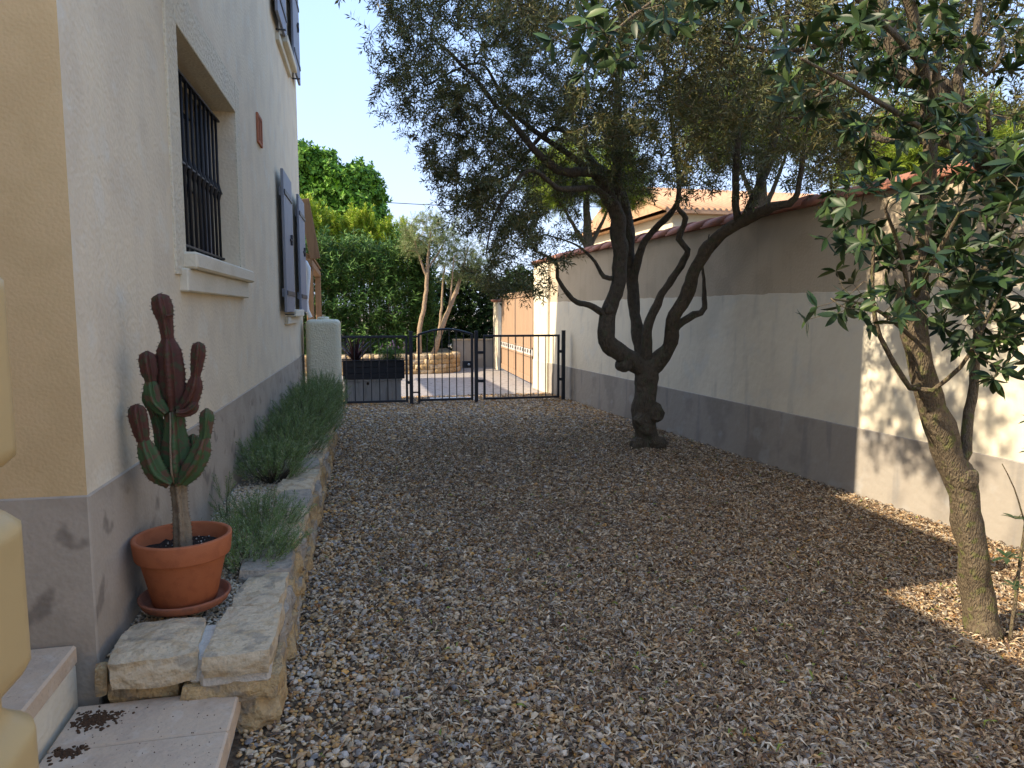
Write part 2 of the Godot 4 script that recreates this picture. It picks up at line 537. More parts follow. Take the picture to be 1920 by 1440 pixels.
func build_house() -> void:
	var h := thing("house", "cream rendered house with barred window and grey shutters", "house", Vector3(-0.945, 0, -2.83))
	h.rotation.y = -0.029
	var far := 8.9
	var top := 6.9
	var low := 3.43  # the single-storey part nearest the camera
	var low_end := 1.77
	var win := [1.58, 3.37, 1.94, 3.18]
	var shut := [6.85, 7.75, 1.62, 3.2]
	var high := [6.85, 7.75, 5.0, 6.25]
	var st := sheet()
	wall_face(st, far, 0.93, top, [win, shut, high, [0.0, low_end, low, top]], 0.24)
	quad(st, Vector3(0, 0, -far), Vector3(-6, 0, -far), Vector3(-6, top, -far), Vector3(0, top, -far), Vector3.FORWARD)
	quad(st, Vector3(-6, 0, -low_end), Vector3(-6, 0, -far), Vector3(-6, top, -far), Vector3(-6, top, -low_end), Vector3.LEFT)
	quad(st, Vector3(-6, 0, 0), Vector3(-6, 0, -low_end), Vector3(-6, low, -low_end), Vector3(-6, low, 0), Vector3.LEFT)
	quad(st, Vector3(-6, low, 0), Vector3(0, low, 0), Vector3(0, low, -low_end), Vector3(-6, low, -low_end), Vector3.UP)
	quad(st, Vector3(-6, low, -low_end), Vector3(0, low, -low_end), Vector3(0, top, -low_end), Vector3(-6, top, -low_end), Vector3.BACK)
	quad(st, Vector3(-6, top, -low_end), Vector3(0, top, -low_end), Vector3(0, top, -far), Vector3(-6, top, -far), Vector3.UP)
	obj("wall", done(st), mats.render, h)
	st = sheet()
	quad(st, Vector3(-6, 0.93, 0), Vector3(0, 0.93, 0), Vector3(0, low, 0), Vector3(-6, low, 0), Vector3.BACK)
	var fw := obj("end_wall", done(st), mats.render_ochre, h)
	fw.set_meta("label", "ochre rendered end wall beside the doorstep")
	var pl := block("plinth", Vector3(-6, -0.3, -far - 0.007), Vector3(0.007, 0.93, 0.007), mats.plinth, h, 0.006)
	pl.set_meta("label", "stained grey cement plinth along the foot of the house")
	# roof with eaves, above the frame
	st = sheet()
	var e := 0.38
	var rz := -low_end + 0.3
	var ridge := Vector3(-3, top + 1.5, 0)
	for sg in [0, 1]:
		var x0: float = e if sg == 0 else -6.0 - e
		quad(st, Vector3(x0, top, rz), Vector3(x0, top, -far - 0.05), ridge + Vector3(0, 0, -far - 0.05), ridge + Vector3(0, 0, rz), Vector3(1 if sg == 0 else -1, 2, 0))
		quad(st, Vector3(x0, top - 0.06, rz), Vector3(x0, top - 0.06, -far - 0.05), Vector3(x0, top, -far - 0.05), Vector3(x0, top, rz), Vector3(1 if sg == 0 else -1, 0, 0))
		quad(st, Vector3(x0, top - 0.06, rz), Vector3(x0, top - 0.06, -far - 0.05), Vector3(-3, top - 0.06, -far - 0.05), Vector3(-3, top - 0.06, rz), Vector3.DOWN)
	for z in [rz, -far - 0.05]:
		face(st, Vector3(e, top - 0.06, z), Vector3(-6 - e, top - 0.06, z), ridge + Vector3(0, 0, z), Vector3(0, 0, 1 if z == rz else -1))
	obj("roof", done(st), mats.roof_tile, h)
	# raised band of coarse render round the barred window
	st = sheet()
	for b in [[1.36, 1.58, 1.80, 3.42], [3.37, 3.56, 1.93, 3.42], [1.58, 3.37, 3.18, 3.42]]:
		cbox(st, Transform3D(Basis(), Vector3(0.004, (b[2] + b[3]) * 0.5, -(b[0] + b[1]) * 0.5)), Vector3(0.02, b[3] - b[2] - 0.001, b[1] - b[0] - 0.001), 0.004)
	obj("window_surround", done(st), mats.render_rough, h)
	# barred window
	var w := Node3D.new()
	w.name = "window"
	h.add_child(w, true)
	w.position = Vector3(0, 0, 0)
	w.set_meta("label", "deep window closed with dark iron bars")
	block("pane", Vector3(-0.26, win[2], -win[1]), Vector3(-0.235, win[3], -win[0]), mats.dark_glass, w, 0.001)
	for fz in [[win[0], win[0] + 0.06], [win[1] - 0.06, win[1]], [2.44, 2.51]]:
		block("frame", Vector3(-0.232, win[2] + 0.005, -fz[1]), Vector3(-0.20, win[3] - 0.005, -fz[0]), mats.shutter_paint, w, 0.004)
	for y in [win[2] + 0.08, 2.54, win[3] - 0.08]:
		block("rail", Vector3(-0.142, y - 0.008, -win[1] + 0.004), Vector3(-0.108, y + 0.008, -win[0] - 0.004), mats.grille_iron, w, 0.002)
	var bar_st := sheet(false)
	tube(bar_st, [Vector3(0, win[2] + 0.03, 0), Vector3(0, 2.47, 0), Vector3(0, 2.5, 0), Vector3(0, 2.54, 0), Vector3(0, 2.58, 0), Vector3(0, 2.61, 0), Vector3(0, win[3] - 0.07, 0)], [0.01, 0.01, 0.016, 0.026, 0.016, 0.01, 0.01], 8)
	var bar_mesh := done(bar_st)
	for k in 13:
		var o := obj("bar", bar_mesh, mats.grille_iron, w)
		o.position = Vector3(-0.125, 0, -win[0] - 0.1 - k * 0.134)
	block("sill", Vector3(-0.2, 1.84, -3.56), Vector3(0.085, 1.935, -1.52), mats.cream_render, h, 0.012).set_meta("label", "thick cream window sill under the bars")
	block("sill_apron", Vector3(-0.02, 1.71, -3.50), Vector3(0.045, 1.84, -1.46), mats.cream_render, h, 0.008)
	# vent of fired clay
	var v := Node3D.new()
	v.name = "vent"
	h.add_child(v, true)
	v.set_meta("label", "small terracotta vent with two slots")
	for y in [[3.22, 3.25], [3.47, 3.5]]:
		block("frame", Vector3(0.001, y[0], -4.84), Vector3(0.022, y[1], -4.56), mats.vent_clay, v, 0.003)
	for z in [4.56, 4.685, 4.81]:
		block("frame", Vector3(0.001, 3.25, -z - 0.03), Vector3(0.022, 3.47, -z), mats.vent_clay, v, 0.003)
	block("slot", Vector3(0.001, 3.25, -4.81), Vector3(0.006, 3.47, -4.59), mats.vent_dark, v, 0.001)
	for wn in [[shut, 1.44], [high, 4.82]]:
		var hole: Array = wn[0]
		block("window_pane", Vector3(-0.26, hole[2], -hole[1]), Vector3(-0.2, hole[3], -hole[0]), mats.dark_glass, h, 0.001)
		block("sill", Vector3(-0.18, hole[2] - 0.09, -hole[1] - 0.14), Vector3(0.11, hole[2] + 0.004, -hole[0] + 0.14), mats.cream_render, h, 0.01)
		block("sill_apron", Vector3(-0.02, wn[1], -hole[1] - 0.06), Vector3(0.045, hole[2] - 0.09, -hole[0] + 0.45), mats.cream_render, h, 0.006)
		for leaf in [[hole[0] - 0.92, hole[0] - 0.01], [hole[1] + 0.01, hole[1] + 0.92]]:
			shutter(h, leaf[0], leaf[1], hole[2] - 0.03, hole[3] + 0.04)
	# white downpipe at the far corner
	st = sheet(false)
	tube(st, [Vector3(-0.1, 2.42, -far - 0.08), Vector3(0.06, 2.36, -far - 0.08), Vector3(0.09, 2.28, -far - 0.08), Vector3(0.09, 2.15, -far - 0.08), Vector3(0.05, 1.75, -far - 0.08), Vector3(0.06, 1.62, -far - 0.08), Vector3(0.11, 1.5, -far - 0.08)], [0.04, 0.04, 0.045, 0.04, 0.035, 0.035, 0.035], 10)
	obj("downpipe", done(st), mats.white_plastic, h)


func shutter(h: Node3D, s0: float, s1: float, y0: float, y1: float) -> void:
	var sh := Node3D.new()
	sh.name = "shutter"
	h.add_child(sh, true)
	sh.set_meta("label", "grey-blue plank shutter folded back on the wall")
	var n := 6
	var wd := (s1 - s0) / n
	for k in n:
		block("plank", Vector3(0.055, y0, -s0 - (k + 1) * wd + 0.004), Vector3(0.088, y1, -s0 - k * wd - 0.004), mats.shutter_paint, sh, 0.005)
	for y in [y0 + 0.2, y1 - 0.28]:
		block("strap_hinge", Vector3(0.088, y, -s1 + 0.03), Vector3(0.1, y + 0.055, -s0 - 0.03), mats.strap_iron, sh, 0.002)
	for y in [y0 + 0.22, y1 - 0.26]:
		block("batten", Vector3(0.03, y - 0.04, -s1 + 0.03), Vector3(0.055, y + 0.06, -s0 - 0.03), mats.shutter_paint, sh, 0.003)
	var lm := (y0 + y1) * 0.5
	block("latch", Vector3(0.088, lm, -s0 - 0.62), Vector3(0.115, lm + 0.13, -s0 - 0.59), mats.strap_iron, sh, 0.003)
	block("latch", Vector3(0.09, lm + 0.05, -s0 - 0.7), Vector3(0.11, lm + 0.075, -s0 - 0.5), mats.strap_iron, sh, 0.003)
	block("hinge_pin", Vector3(0.004, y0 - 0.035, -s0 - 0.5), Vector3(0.12, y0 - 0.02, -s0 - 0.47), mats.strap_iron, sh, 0.002)


# the lower wing of the same house, left of and behind the camera, which shades the steps and the near gravel
func build_wing() -> void:
	var h := get_node("house")
	var inv: Transform3D = h.transform.affine_inverse()
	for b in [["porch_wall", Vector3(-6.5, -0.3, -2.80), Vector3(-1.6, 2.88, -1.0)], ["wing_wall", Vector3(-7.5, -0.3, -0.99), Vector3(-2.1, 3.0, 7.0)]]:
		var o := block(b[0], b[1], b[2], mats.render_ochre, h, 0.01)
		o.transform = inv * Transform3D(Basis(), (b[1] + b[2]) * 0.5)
	for b in [["porch_roof", Vector3(-6.7, 2.89, -2.81), Vector3(-1.5, 3.08, -0.85)], ["wing_roof", Vector3(-7.7, 3.01, -0.84), Vector3(-1.85, 3.15, 7.2)]]:
		var o := block(b[0], b[1], b[2], mats.roof_tile, h, 0.02)
		o.transform = inv * Transform3D(Basis(), (b[1] + b[2]) * 0.5)


func build_garden_wall() -> void:
	var w := thing("garden_wall", "long rendered garden wall with grey plinth and terracotta coping", "wall", Vector3(3.837, 0, -13.35))
	w.rotation.y = atan(0.0552)
	var ln := 19.0
	block("upper_render", Vector3(0.008, 1.5, 0.002), Vector3(0.21, 2.575, ln), mats.wall_render, w, 0.004).set_meta("label", "bare beige render above the painted band")
	# painted band with a hand-cut upper edge
	var n := FastNoiseLite.new()
	n.seed = 4
	n.frequency = 1.3
	n.fractal_octaves = 4
	var st := sheet()
	var steps := 190
	for k in steps:
		var z0 := ln * k / steps
		var z1 := ln * (k + 1) / steps
		var a := 1.775 + 0.016 * n.get_noise_1d(z0 * 6.0)
		var b := 1.775 + 0.016 * n.get_noise_1d(z1 * 6.0)
		quad(st, Vector3(0, 0.59, z0), Vector3(0, 0.59, z1), Vector3(0, b, z1), Vector3(0, a, z0), Vector3.LEFT)
		quad(st, Vector3(0, a, z0), Vector3(0, b, z1), Vector3(0.012, b + 0.003, z1), Vector3(0.012, a + 0.003, z0), Vector3.UP)
	quad(st, Vector3(0, 0, 0), Vector3(0.2, 0, 0), Vector3(0.2, 1.77, 0), Vector3(0, 1.77, 0), Vector3.FORWARD)
	obj("painted_band", done(st), mats.wall_paint, w).set_meta("label", "off-white painted band of the wall")
	block("plinth", Vector3(-0.012, -0.3, -0.006), Vector3(0.2, 0.598, ln), mats.wall_plinth, w, 0.006).set_meta("label", "blotchy grey cement plinth at the wall's foot")
	# coping: one curved tile after another
	var meshes := []
	for v in 3:
		st = sheet(false)
		var segs := 8
		var lnk := 0.47
		for k in segs:
			var a0 := PI * k / segs
			var a1 := PI * (k + 1) / segs
			var q := []
			for a in [a0, a1]:
				for r in [1.0, 0.88]:
					q.append(Vector3(-cos(a) * 0.175 * (r if r == 1.0 else 0.94), sin(a) * 0.11 * r - (0.012 if r < 1.0 else 0.0), 0))
			var zz := Vector3(0, 0, lnk)
			var up := Vector3(0, 0.014 + 0.004 * v, 0)
			var out: Vector3 = (q[0] + q[2]) * 0.5
			quad(st, q[0], q[2], q[2] + zz + up, q[0] + zz + up, out + Vector3(0, 0.02, 0))
			quad(st, q[1], q[3], q[3] + zz + up, q[1] + zz + up, -out)
			quad(st, q[0], q[1], q[3], q[2], Vector3.FORWARD)
			quad(st, q[0] + zz + up, q[1] + zz + up, q[3] + zz + up, q[2] + zz + up, Vector3.BACK)
			if k == 0 or k == segs - 1:
				var i := 0 if k == 0 else 2
				quad(st, q[i], q[i + 1], q[i + 1] + zz + up, q[i] + zz + up, Vector3.DOWN)
		meshes.append(done(st))
	for k in int(ln / 0.43):
		var o := obj("coping_tile", meshes[k % 3], mats.terracotta_tile, w)
		o.position = Vector3(0.105 + rng.randf_range(-0.006, 0.006), 2.572 + rng.randf_range(-0.004, 0.004), k * 0.43 - 0.02)
		o.rotation.y = rng.randf_range(-0.012, 0.012)


func build_front_steps() -> void:
	var s := thing("stone_step", "pale stone doorstep slabs at the foot of the planter", "step", Vector3(-0.7, 0, -2.3))
	for z in [[-0.44, -0.165], [-0.158, 0.55], [0.558, 0.84]]:
		block("slab", Vector3(-0.29, 0.085, z[0]), Vector3(0.27, 0.17 + rng.randf_range(0, 0.003), z[1]), mats.slab, s, 0.007)
	block("riser", Vector3(-0.28, -0.1, -0.43), Vector3(0.245, 0.083, 0.83), mats.mortar, s, 0.004)
	var d := thing("threshold_block", "raised pale block beside the slabs under the ochre wall", "step", Vector3(-1.4, 0, -2.3))
	block("tread", Vector3(-0.45, 0.30, -0.515), Vector3(0.395, 0.372, 0.5), mats.slab, d, 0.008)
	block("side", Vector3(-0.45, -0.1, -0.515), Vector3(0.388, 0.298, 0.49), mats.cream_render, d, 0.006)
	var crumbs := []
	for k in 420:
		var c := Vector3(-0.9, 0.172, -2.63) if k < 300 else Vector3(-0.925, 0.172, -2.44)
		var r := 0.034 if k < 300 else 0.02
		var p := c + Vector3(rng.randfn() * r * 1.3, 0.0, rng.randfn() * r * 0.8)
		if p.x > -0.97:
			crumbs.append(Transform3D(Basis(rand_dir(), rng.randf() * TAU).scaled(Vector3(1, 0.6, 1) * rng.randf_range(0.4, 1.4)), p))
	for k in 130:
		crumbs.append(Transform3D(Basis(rand_dir(), rng.randf() * TAU).scaled(Vector3.ONE * rng.randf_range(0.15, 0.4)), Vector3(rng.randf_range(-0.95, -0.45), 0.172, rng.randf_range(-2.7, -2.0))))
	var c := many("spilled_soil", stone_mesh(Vector3(0.011, 0.005, 0.009), 3, 2, 0.2), mats.crumb_soil, self, crumbs)
	tag(c, "crumbs of dark soil spilled on the step slab", "soil")


func edge_x(z: float) -> float:
	return -0.32 + 0.024 * (-z - 2.7)


func house_x(z: float) -> float:
	return -0.945 + 0.029 * (-z - 2.83)


func put_stone(parent: Node3D, at: Vector3, size: Vector3, m: Material, sd: int, cuts := 3, rough := 0.12, turn := 0.0, round_ := 0.3) -> MeshInstance3D:
	var o := obj("stone", stone_mesh(size, sd, cuts, rough, round_), m, parent)
	o.position = at
	o.rotation.y = turn
	return o


func build_stone_planter() -> void:
	var w := thing("stone_planter_wall", "low rough limestone planter wall running along the house bed", "stone wall", Vector3.ZERO)
	# the end that faces the steps
	var big := 9
	put_stone(w, Vector3(-0.735, 0.285, -2.87), Vector3(0.30, 0.115, 0.34), mats.stone_pale, 1, big, 0.10, 0.06, 0.16)
	put_stone(w, Vector3(-0.425, 0.295, -2.90), Vector3(0.235, 0.09, 0.46), mats.stone_pale, 2, big, 0.07, -0.03, 0.12)
	put_stone(w, Vector3(-0.46, 0.178, -2.84), Vector3(0.36, 0.1, 0.28), mats.stone_ochre, 3, big, 0.13, 0.02, 0.2)
	put_stone(w, Vector3(-0.78, 0.185, -2.87), Vector3(0.26, 0.085, 0.24), mats.stone_ochre, 4, big, 0.13, 0.0, 0.3)
	put_stone(w, Vector3(-0.915, 0.25, -2.77), Vector3(0.04, 0.11, 0.06), mats.stone_ochre, 5, 4, 0.1, 0.2, 0.4)
	put_stone(w, Vector3(-0.37, 0.065, -2.87), Vector3(0.17, 0.15, 0.28), mats.stone_ochre, 6, big, 0.1, 0.05, 0.25)
	put_stone(w, Vector3(-0.42, -0.02, -2.80), Vector3(0.14, 0.06, 0.12), mats.stone_grey, 7, 5, 0.1, 0.0, 0.4)
	var st := sheet()
	cbox(st, Transform3D(Basis(), Vector3(-0.66, 0.15, -2.93)), Vector3(0.5, 0.28, 0.22), 0.01)
	cbox(st, Transform3D(Basis(), Vector3(-0.564, 0.27, -2.86)), Vector3(0.09, 0.105, 0.29), 0.012)
	cbox(st, Transform3D(Basis(), Vector3(-0.44, 0.235, -2.81)), Vector3(0.25, 0.06, 0.23), 0.012)
	obj("mortar", done(st), mats.mortar, w)
	# the long side: two courses of face stones with flat capping stones
	var z := -3.02
	var kinds := [mats.stone_ochre, mats.stone_ochre, mats.stone_grey]
	var sd := 20
	for course in 2:
		z = -2.99 - course * 0.1
		while z > -10.7:
			var ln := rng.randf_range(0.22, 0.5)
			var hgt := 0.155 if course == 0 else 0.15
			sd += 1
			var zc := z - ln * 0.5
			put_stone(w, Vector3(edge_x(zc) - 0.075 + rng.randf_range(-0.015, 0.012), 0.06 + course * 0.135, zc), Vector3(0.17, hgt + rng.randf_range(-0.01, 0.02), ln + 0.015), kinds[sd % 3] if z > -9.0 else mats.stone_grey, sd, 7 if z > -5.5 else 4, 0.14, rng.randf_range(-0.03, 0.03), 0.25)
			z -= ln
	z = -3.14
	while z > -10.7:
		var ln := rng.randf_range(0.28, 0.55)
		sd += 1
		var zc := z - ln * 0.5
		var wd := rng.randf_range(0.2, 0.3)
		put_stone(w, Vector3(edge_x(zc) - wd * 0.5 - 0.01 + rng.randf_range(-0.015, 0.01), 0.292 + rng.randf_range(-0.012, 0.012), zc), Vector3(wd, 0.085, ln - 0.01), mats.stone_pale if sd % 3 else mats.stone_grey, sd, 8 if z > -5.5 else 4, 0.12, rng.randf_range(-0.06, 0.06), 0.2)
		z -= ln
	st = sheet()
	quad(st, Vector3(edge_x(-2.8) - 0.1, 0, -2.9), Vector3(edge_x(-10.7) - 0.1, 0, -10.7), Vector3(edge_x(-10.7) - 0.1, 0.29, -10.7), Vector3(edge_x(-2.8) - 0.1, 0.29, -2.9), Vector3.RIGHT)
	quad(st, Vector3(edge_x(-10.7) - 0.1, 0, -10.7), Vector3(-0.75, 0, -10.7), Vector3(-0.75, 0.29, -10.7), Vector3(edge_x(-10.7) - 0.1, 0.29, -10.7), Vector3.FORWARD)
	obj("mortar", done(st), mats.mortar, w)
	st = sheet()
	quad(st, Vector3(-0.97, 0.27, -2.85), Vector3(-0.36, 0.27, -2.85), Vector3(-0.2, 0.27, -10.7), Vector3(-0.74, 0.27, -10.7), Vector3.UP)
	setting("planter_soil", done(st), mats.earth, "soil of the narrow bed between house and stone edging", "soil")


func metal(called: String, lo: Vector3, hi: Vector3, parent: Node3D) -> void:
	block(called, lo, hi, mats.iron, parent, 0.004)


func build_fence() -> void:
	var z := -12.2
	var posts := [[1.042, "dark metal post between the left fence panel and the gate"], [2.175, "dark metal post on the latch side of the gate"], [3.765, "dark metal post against the garden wall"]]
	for p in posts:
		var o := thing("fence_post", p[1], "post", Vector3(p[0], 0, z), "posts of the metal fence")
		metal("shaft", Vector3(-0.03, -0.1, -0.03), Vector3(0.03, 1.25, 0.03), o)
		block("cap", Vector3(-0.033, 1.251, -0.033), Vector3(0.033, 1.262, 0.033), mats.iron, o, 0.004)
	for f in [[-0.62, 0.985, 0.136, 1.012, "dark metal fence panel in front of the black planter box"], [2.30, 3.69, 0.137, 3.735, "dark metal fence panel between gate and garden wall"]]:
		var o := thing("metal_fence", f[4], "fence", Vector3(f[0], 0, z), "panels of the metal fence")
		var wd: float = f[1] - f[0]
		metal("stile", Vector3(0, 0.05, -0.02), Vector3(0.038, 1.19, 0.02), o)
		metal("stile", Vector3(wd - 0.038, 0.05, -0.02), Vector3(wd, 1.19, 0.02), o)
		metal("rail", Vector3(0.039, 1.152, -0.02), Vector3(wd - 0.039, 1.19, 0.02), o)
		metal("rail", Vector3(0.039, 0.05, -0.02), Vector3(wd - 0.039, 0.088, 0.02), o)
		var x := 0.038 + f[2] as float
		while x < wd - 0.08:
			metal("bar", Vector3(x - 0.008, 0.089, -0.008), Vector3(x + 0.008, 1.151, 0.008), o)
			x += f[2]
		for y in [0.36, 0.86]:
			if f[0] < 0.0:
				metal("bracket", Vector3(wd + 0.001, y, -0.02), Vector3(f[3] - f[0] - 0.001, y + 0.05, 0.02), o)
			else:
				metal("bracket", Vector3(-0.094, y, -0.02), Vector3(-0.001, y + 0.05, 0.02), o)
				metal("bracket", Vector3(wd + 0.001, y, -0.02), Vector3(f[3] - f[0] - 0.001, y + 0.05, 0.02), o)
	var g := thing("garden_gate", "dark metal garden gate with an arched top rail", "gate", Vector3(1.155, 0, z))
	var gw := 0.965
	metal("stile", Vector3(0, 0.03, -0.02), Vector3(0.04, 1.215, 0.02), g)
	metal("stile", Vector3(gw - 0.04, 0.05, -0.02), Vector3(gw, 1.215, 0.02), g)
	metal("rail", Vector3(0.041, 0.055, -0.02), Vector3(gw - 0.041, 0.095, 0.02), g)
	metal("drop_bolt_plate", Vector3(-0.085, 0.0, -0.015), Vector3(0.03, 0.028, 0.015), g)
	var arc := []
	for k in 13:
		var t := k / 12.0
		arc.append(Vector3(0.02 + t * (gw - 0.04), 1.205 + 0.09 * sin(PI * t), 0))
	var st := sheet(false)
	tube(st, arc, range(13).map(func(_k): return 0.019), 6)
	obj("arched_rail", done(st), mats.iron, g)
	for k in 6:
		var x := 0.04 + (k + 1) * (gw - 0.08) / 7.0
		var t := (x - 0.02) / (gw - 0.04)
		metal("bar", Vector3(x - 0.008, 0.096, -0.008), Vector3(x + 0.008, 1.2 + 0.09 * sin(PI * t), 0.008), g)
	metal("hinge", Vector3(-0.084, 1.16, -0.015), Vector3(-0.001, 1.185, 0.015), g)
	metal("hinge", Vector3(-0.084, 0.2, -0.015), Vector3(-0.001, 0.225, 0.015), g)
	var lock := block("lock_box", Vector3(gw - 0.19, 0.62, -0.028), Vector3(gw - 0.042, 0.74, 0.028), mats.iron, g, 0.004)
	var kn := sheet(false)
	lathe(kn, [[0.0, 0.05], [0.02, 0.046], [0.024, 0.035], [0.012, 0.02], [0.012, 0.0]], 12)
	var ko := obj("knob", done(kn), mats.steel, lock)
	ko.position = Vector3(0.03, 0.0, 0.028)
	ko.rotation.x = PI / 2


func build_beyond() -> void:
	# sunlit wall end beside the drive gate
	var p := thing("gate_pillar", "sunlit cream wall end between garden wall and brown drive gate", "pillar", Vector3(3.79, 0, -14.42))
	block("shaft", Vector3(0.0, -0.1, 0.0), Vector3(0.3, 2.56, 1.06), mats.cream_render, p, 0.01)
	block("plinth", Vector3(-0.012, -0.1, -0.012), Vector3(0.29, 0.6, 1.065), mats.cream_render, p, 0.006)
	block("cap_tile", Vector3(-0.05, 2.561, -0.04), Vector3(0.34, 2.63, 1.08), mats.terracotta_tile, p, 0.02)
	var q := thing("gate_pillar", "weathered cream pillar with terracotta cap beyond the brown drive gate", "pillar", Vector3(3.98, 0, -19.6))
	block("shaft", Vector3(0, -0.1, 0), Vector3(0.5, 1.86, 0.56), mats.cream_render, q, 0.015)
	block("cap_tile", Vector3(-0.06, 1.861, -0.06), Vector3(0.56, 1.93, 0.62), mats.terracotta_tile, q, 0.025)
	# drive gate of two wooden leaves
	var g := thing("drive_gate", "brown wooden double drive gate with pale ornamented band", "gate", Vector3(3.82, 0, -14.5))
	g.rotation.y = atan2(-0.25, 4.4) + PI
	for k in 2:
		var leaf := Node3D.new()
		leaf.name = "leaf"
		g.add_child(leaf, true)
		leaf.position = Vector3(0, 0, 0.02 + k * 2.22)
		for b in 9:
			block("board", Vector3(-0.03, 0.08, 0.06 + b * 0.231), Vector3(0.01, 2.0, 0.06 + b * 0.231 + 0.224), mats.gate_wood, leaf, 0.005)
		for y in [[0.07, 0.2], [0.62, 0.66], [0.8, 0.84], [1.92, 2.05]]:
			block("rail", Vector3(0.011, y[0], 0.02), Vector3(0.04, y[1], 2.18), mats.gate_wood, leaf, 0.006)
		for zz in [[0.02, 0.12], [2.08, 2.18]]:
			block("stile", Vector3(0.011, 0.201, zz[0]), Vector3(0.038, 0.619, zz[1]), mats.gate_wood, leaf, 0.006)
		block("band", Vector3(0.011, 0.661, 0.03), Vector3(0.022, 0.799, 2.17), mats.pale_band, leaf, 0.002)
		for m in 7:
			var zc := 0.22 + m * 0.3
			var st := sheet(false)
			var pts := []
			var rad := []
			for t in 15:
				var a := t / 14.0 * TAU * 1.1
				var r := 0.05 * (1.0 - t / 18.0)
				pts.append(Vector3(0.026, 0.73 + sin(a) * r, zc + cos(a) * r * 1.6 + (t - 7) * 0.006))
				rad.append(0.009)
			tube(st, pts, rad, 5)
			obj("scroll", done(st), mats.strap_iron, leaf)
	# low rendered wall right of the raised bed
	var lw := thing("low_wall", "low grey rendered wall between raised bed and far pillar", "wall", Vector3(2.9, 0, -20.1))
	block("body", Vector3(0, -0.1, 0), Vector3(1.15, 0.78, 0.2), mats.wall_plinth, lw, 0.01)
	block("capping", Vector3(-0.01, 0.781, -0.02), Vector3(1.16, 0.82, 0.22), mats.stone_pale, lw, 0.008)
	# raised bed: dry-laid ochre stones, curved at its right end
	var bed := thing("raised_bed_wall", "curved dry-stone raised bed wall of honey-coloured blocks", "stone wall", Vector3.ZERO)
	var path := []
	for k in 41:
		path.append(Vector3(-2.6 + k * 0.115, 0, -18.15 - 0.1 * k / 40.0))
	for k in range(1, 15):
		var a := k / 14.0 * PI * 0.62
		path.append(Vector3(2.0 + sin(a) * 0.85, 0, -19.1 + cos(a) * 0.85))
	var variants := []
	for k in 8:
		variants.append(stone_mesh(Vector3(0.3, 0.135, 0.2), 300 + k, 3, 0.12, 0.3))
	for row in 4:
		var at := rng.randf() * 0.2
		var i := 0
		while i < path.size() - 3:
			var span := rng.randi_range(1, 3)
			var a: Vector3 = path[i]
			var b: Vector3 = path[mini(i + span, path.size() - 1)]
			var d := b - a
			var o := obj("stone", variants[rng.randi() % 8], [mats.stone_ochre, mats.stone_pale, mats.stone_ochre][rng.randi() % 3], bed)
			o.position = (a + b) * 0.5 + Vector3(0, 0.06 + row * 0.125, 0) + Vector3(rng.randf_range(-0.01, 0.01), 0, rng.randf_range(-0.015, 0.015))
			o.rotation.y = atan2(-d.z, d.x)
			o.scale = Vector3(d.length() / 0.3, rng.randf_range(0.9, 1.05), 1)
			i += span
	var st := sheet()
	for i in path.size() - 1:
		quad(st, path[i] + Vector3(0, 0.47, -0.05), path[i + 1] + Vector3(0, 0.47, -0.05), Vector3(path[i + 1].x, 0.55, -22), Vector3(path[i].x, 0.55, -22), Vector3.UP)
		var inw: Vector3 = Vector3(0, 0, -0.07) if i < 41 else (Vector3(2.0, 0, -19.1) - path[i]).normalized() * 0.07
		quad(st, path[i] + inw, path[i + 1] + inw, path[i + 1] + inw + Vector3(0, 0.5, 0), path[i] + inw + Vector3(0, 0.5, 0), Vector3.BACK)
	setting("raised_bed_soil", done(st), mats.earth, "stony soil filling the raised bed under the hedge", "soil")
	var slab := thing("stepping_slab", "pale flat slab lying in the gravel behind the gate", "slab", Vector3(1.85, 0, -12.75))
	block("slab", Vector3(-0.42, -0.05, -0.2), Vector3(0.45, 0.02, 0.2), mats.white_plastic, slab, 0.01)
	# lean-to roof beyond the house corner
	var lt := thing("lean_to", "brown timber lean-to roof edge past the house corner", "lean-to", Vector3(-0.56, 0, -12.3))
	for k in 9:
		block("roof_board", Vector3(0, 0, 0), Vector3(2.5, 0.03, 0.42), mats.timber, lt, 0.004).transform = Transform3D(Basis(Vector3.BACK, -0.24), Vector3(-1.21, 2.84, -0.6 - k * 0.43))
	block("eave_beam", Vector3(-0.14, 2.36, -4.3), Vector3(0.0, 2.48, -0.3), mats.timber, lt, 0.01)
	var vb := sheet()
	cbox(vb, Transform3D(Basis(Vector3.BACK, 0.16), Vector3(-0.03, 2.98, 0)), Vector3(0.17, 1.0, 0.05), 0.008)
	obj("verge_board", done(vb), mats.timber, lt).position.z = -0.32
	for z in [-0.5, -4.1]:
		block("post", Vector3(-0.12, -0.05, z - 0.06), Vector3(0.0, 2.359, z + 0.06), mats.timber, lt, 0.01)
	var nh := thing("neighbour_house", "pale house with sunlit tiled roof seen over the garden wall", "house", Vector3(15, 0, -26))
	neighbour(nh, 9.0, 4.9, 8.0, 1.4)
	var nb := thing("neighbour_house", "low house with tiled roof edge behind the clipped hedge", "house", Vector3(-5.6, 0, -36))
	neighbour(nb, 5.4, 6.3, 6.0, 0.8)
	var cb := thing("overhead_cable", "thin overhead cable crossing the sky above the hedge", "cable", Vector3.ZERO)
	st = sheet(false)
	var cp := []
	for k in 21:
		var t := k / 20.0
		cp.append(Vector3(-14 + t * 40, 7.75 - 1.2 * sin(PI * t) + 0.6, -38))
	tube(st, cp, range(21).map(func(_k): return 0.018), 4)
	obj("wire", done(st), mats.cable, cb)


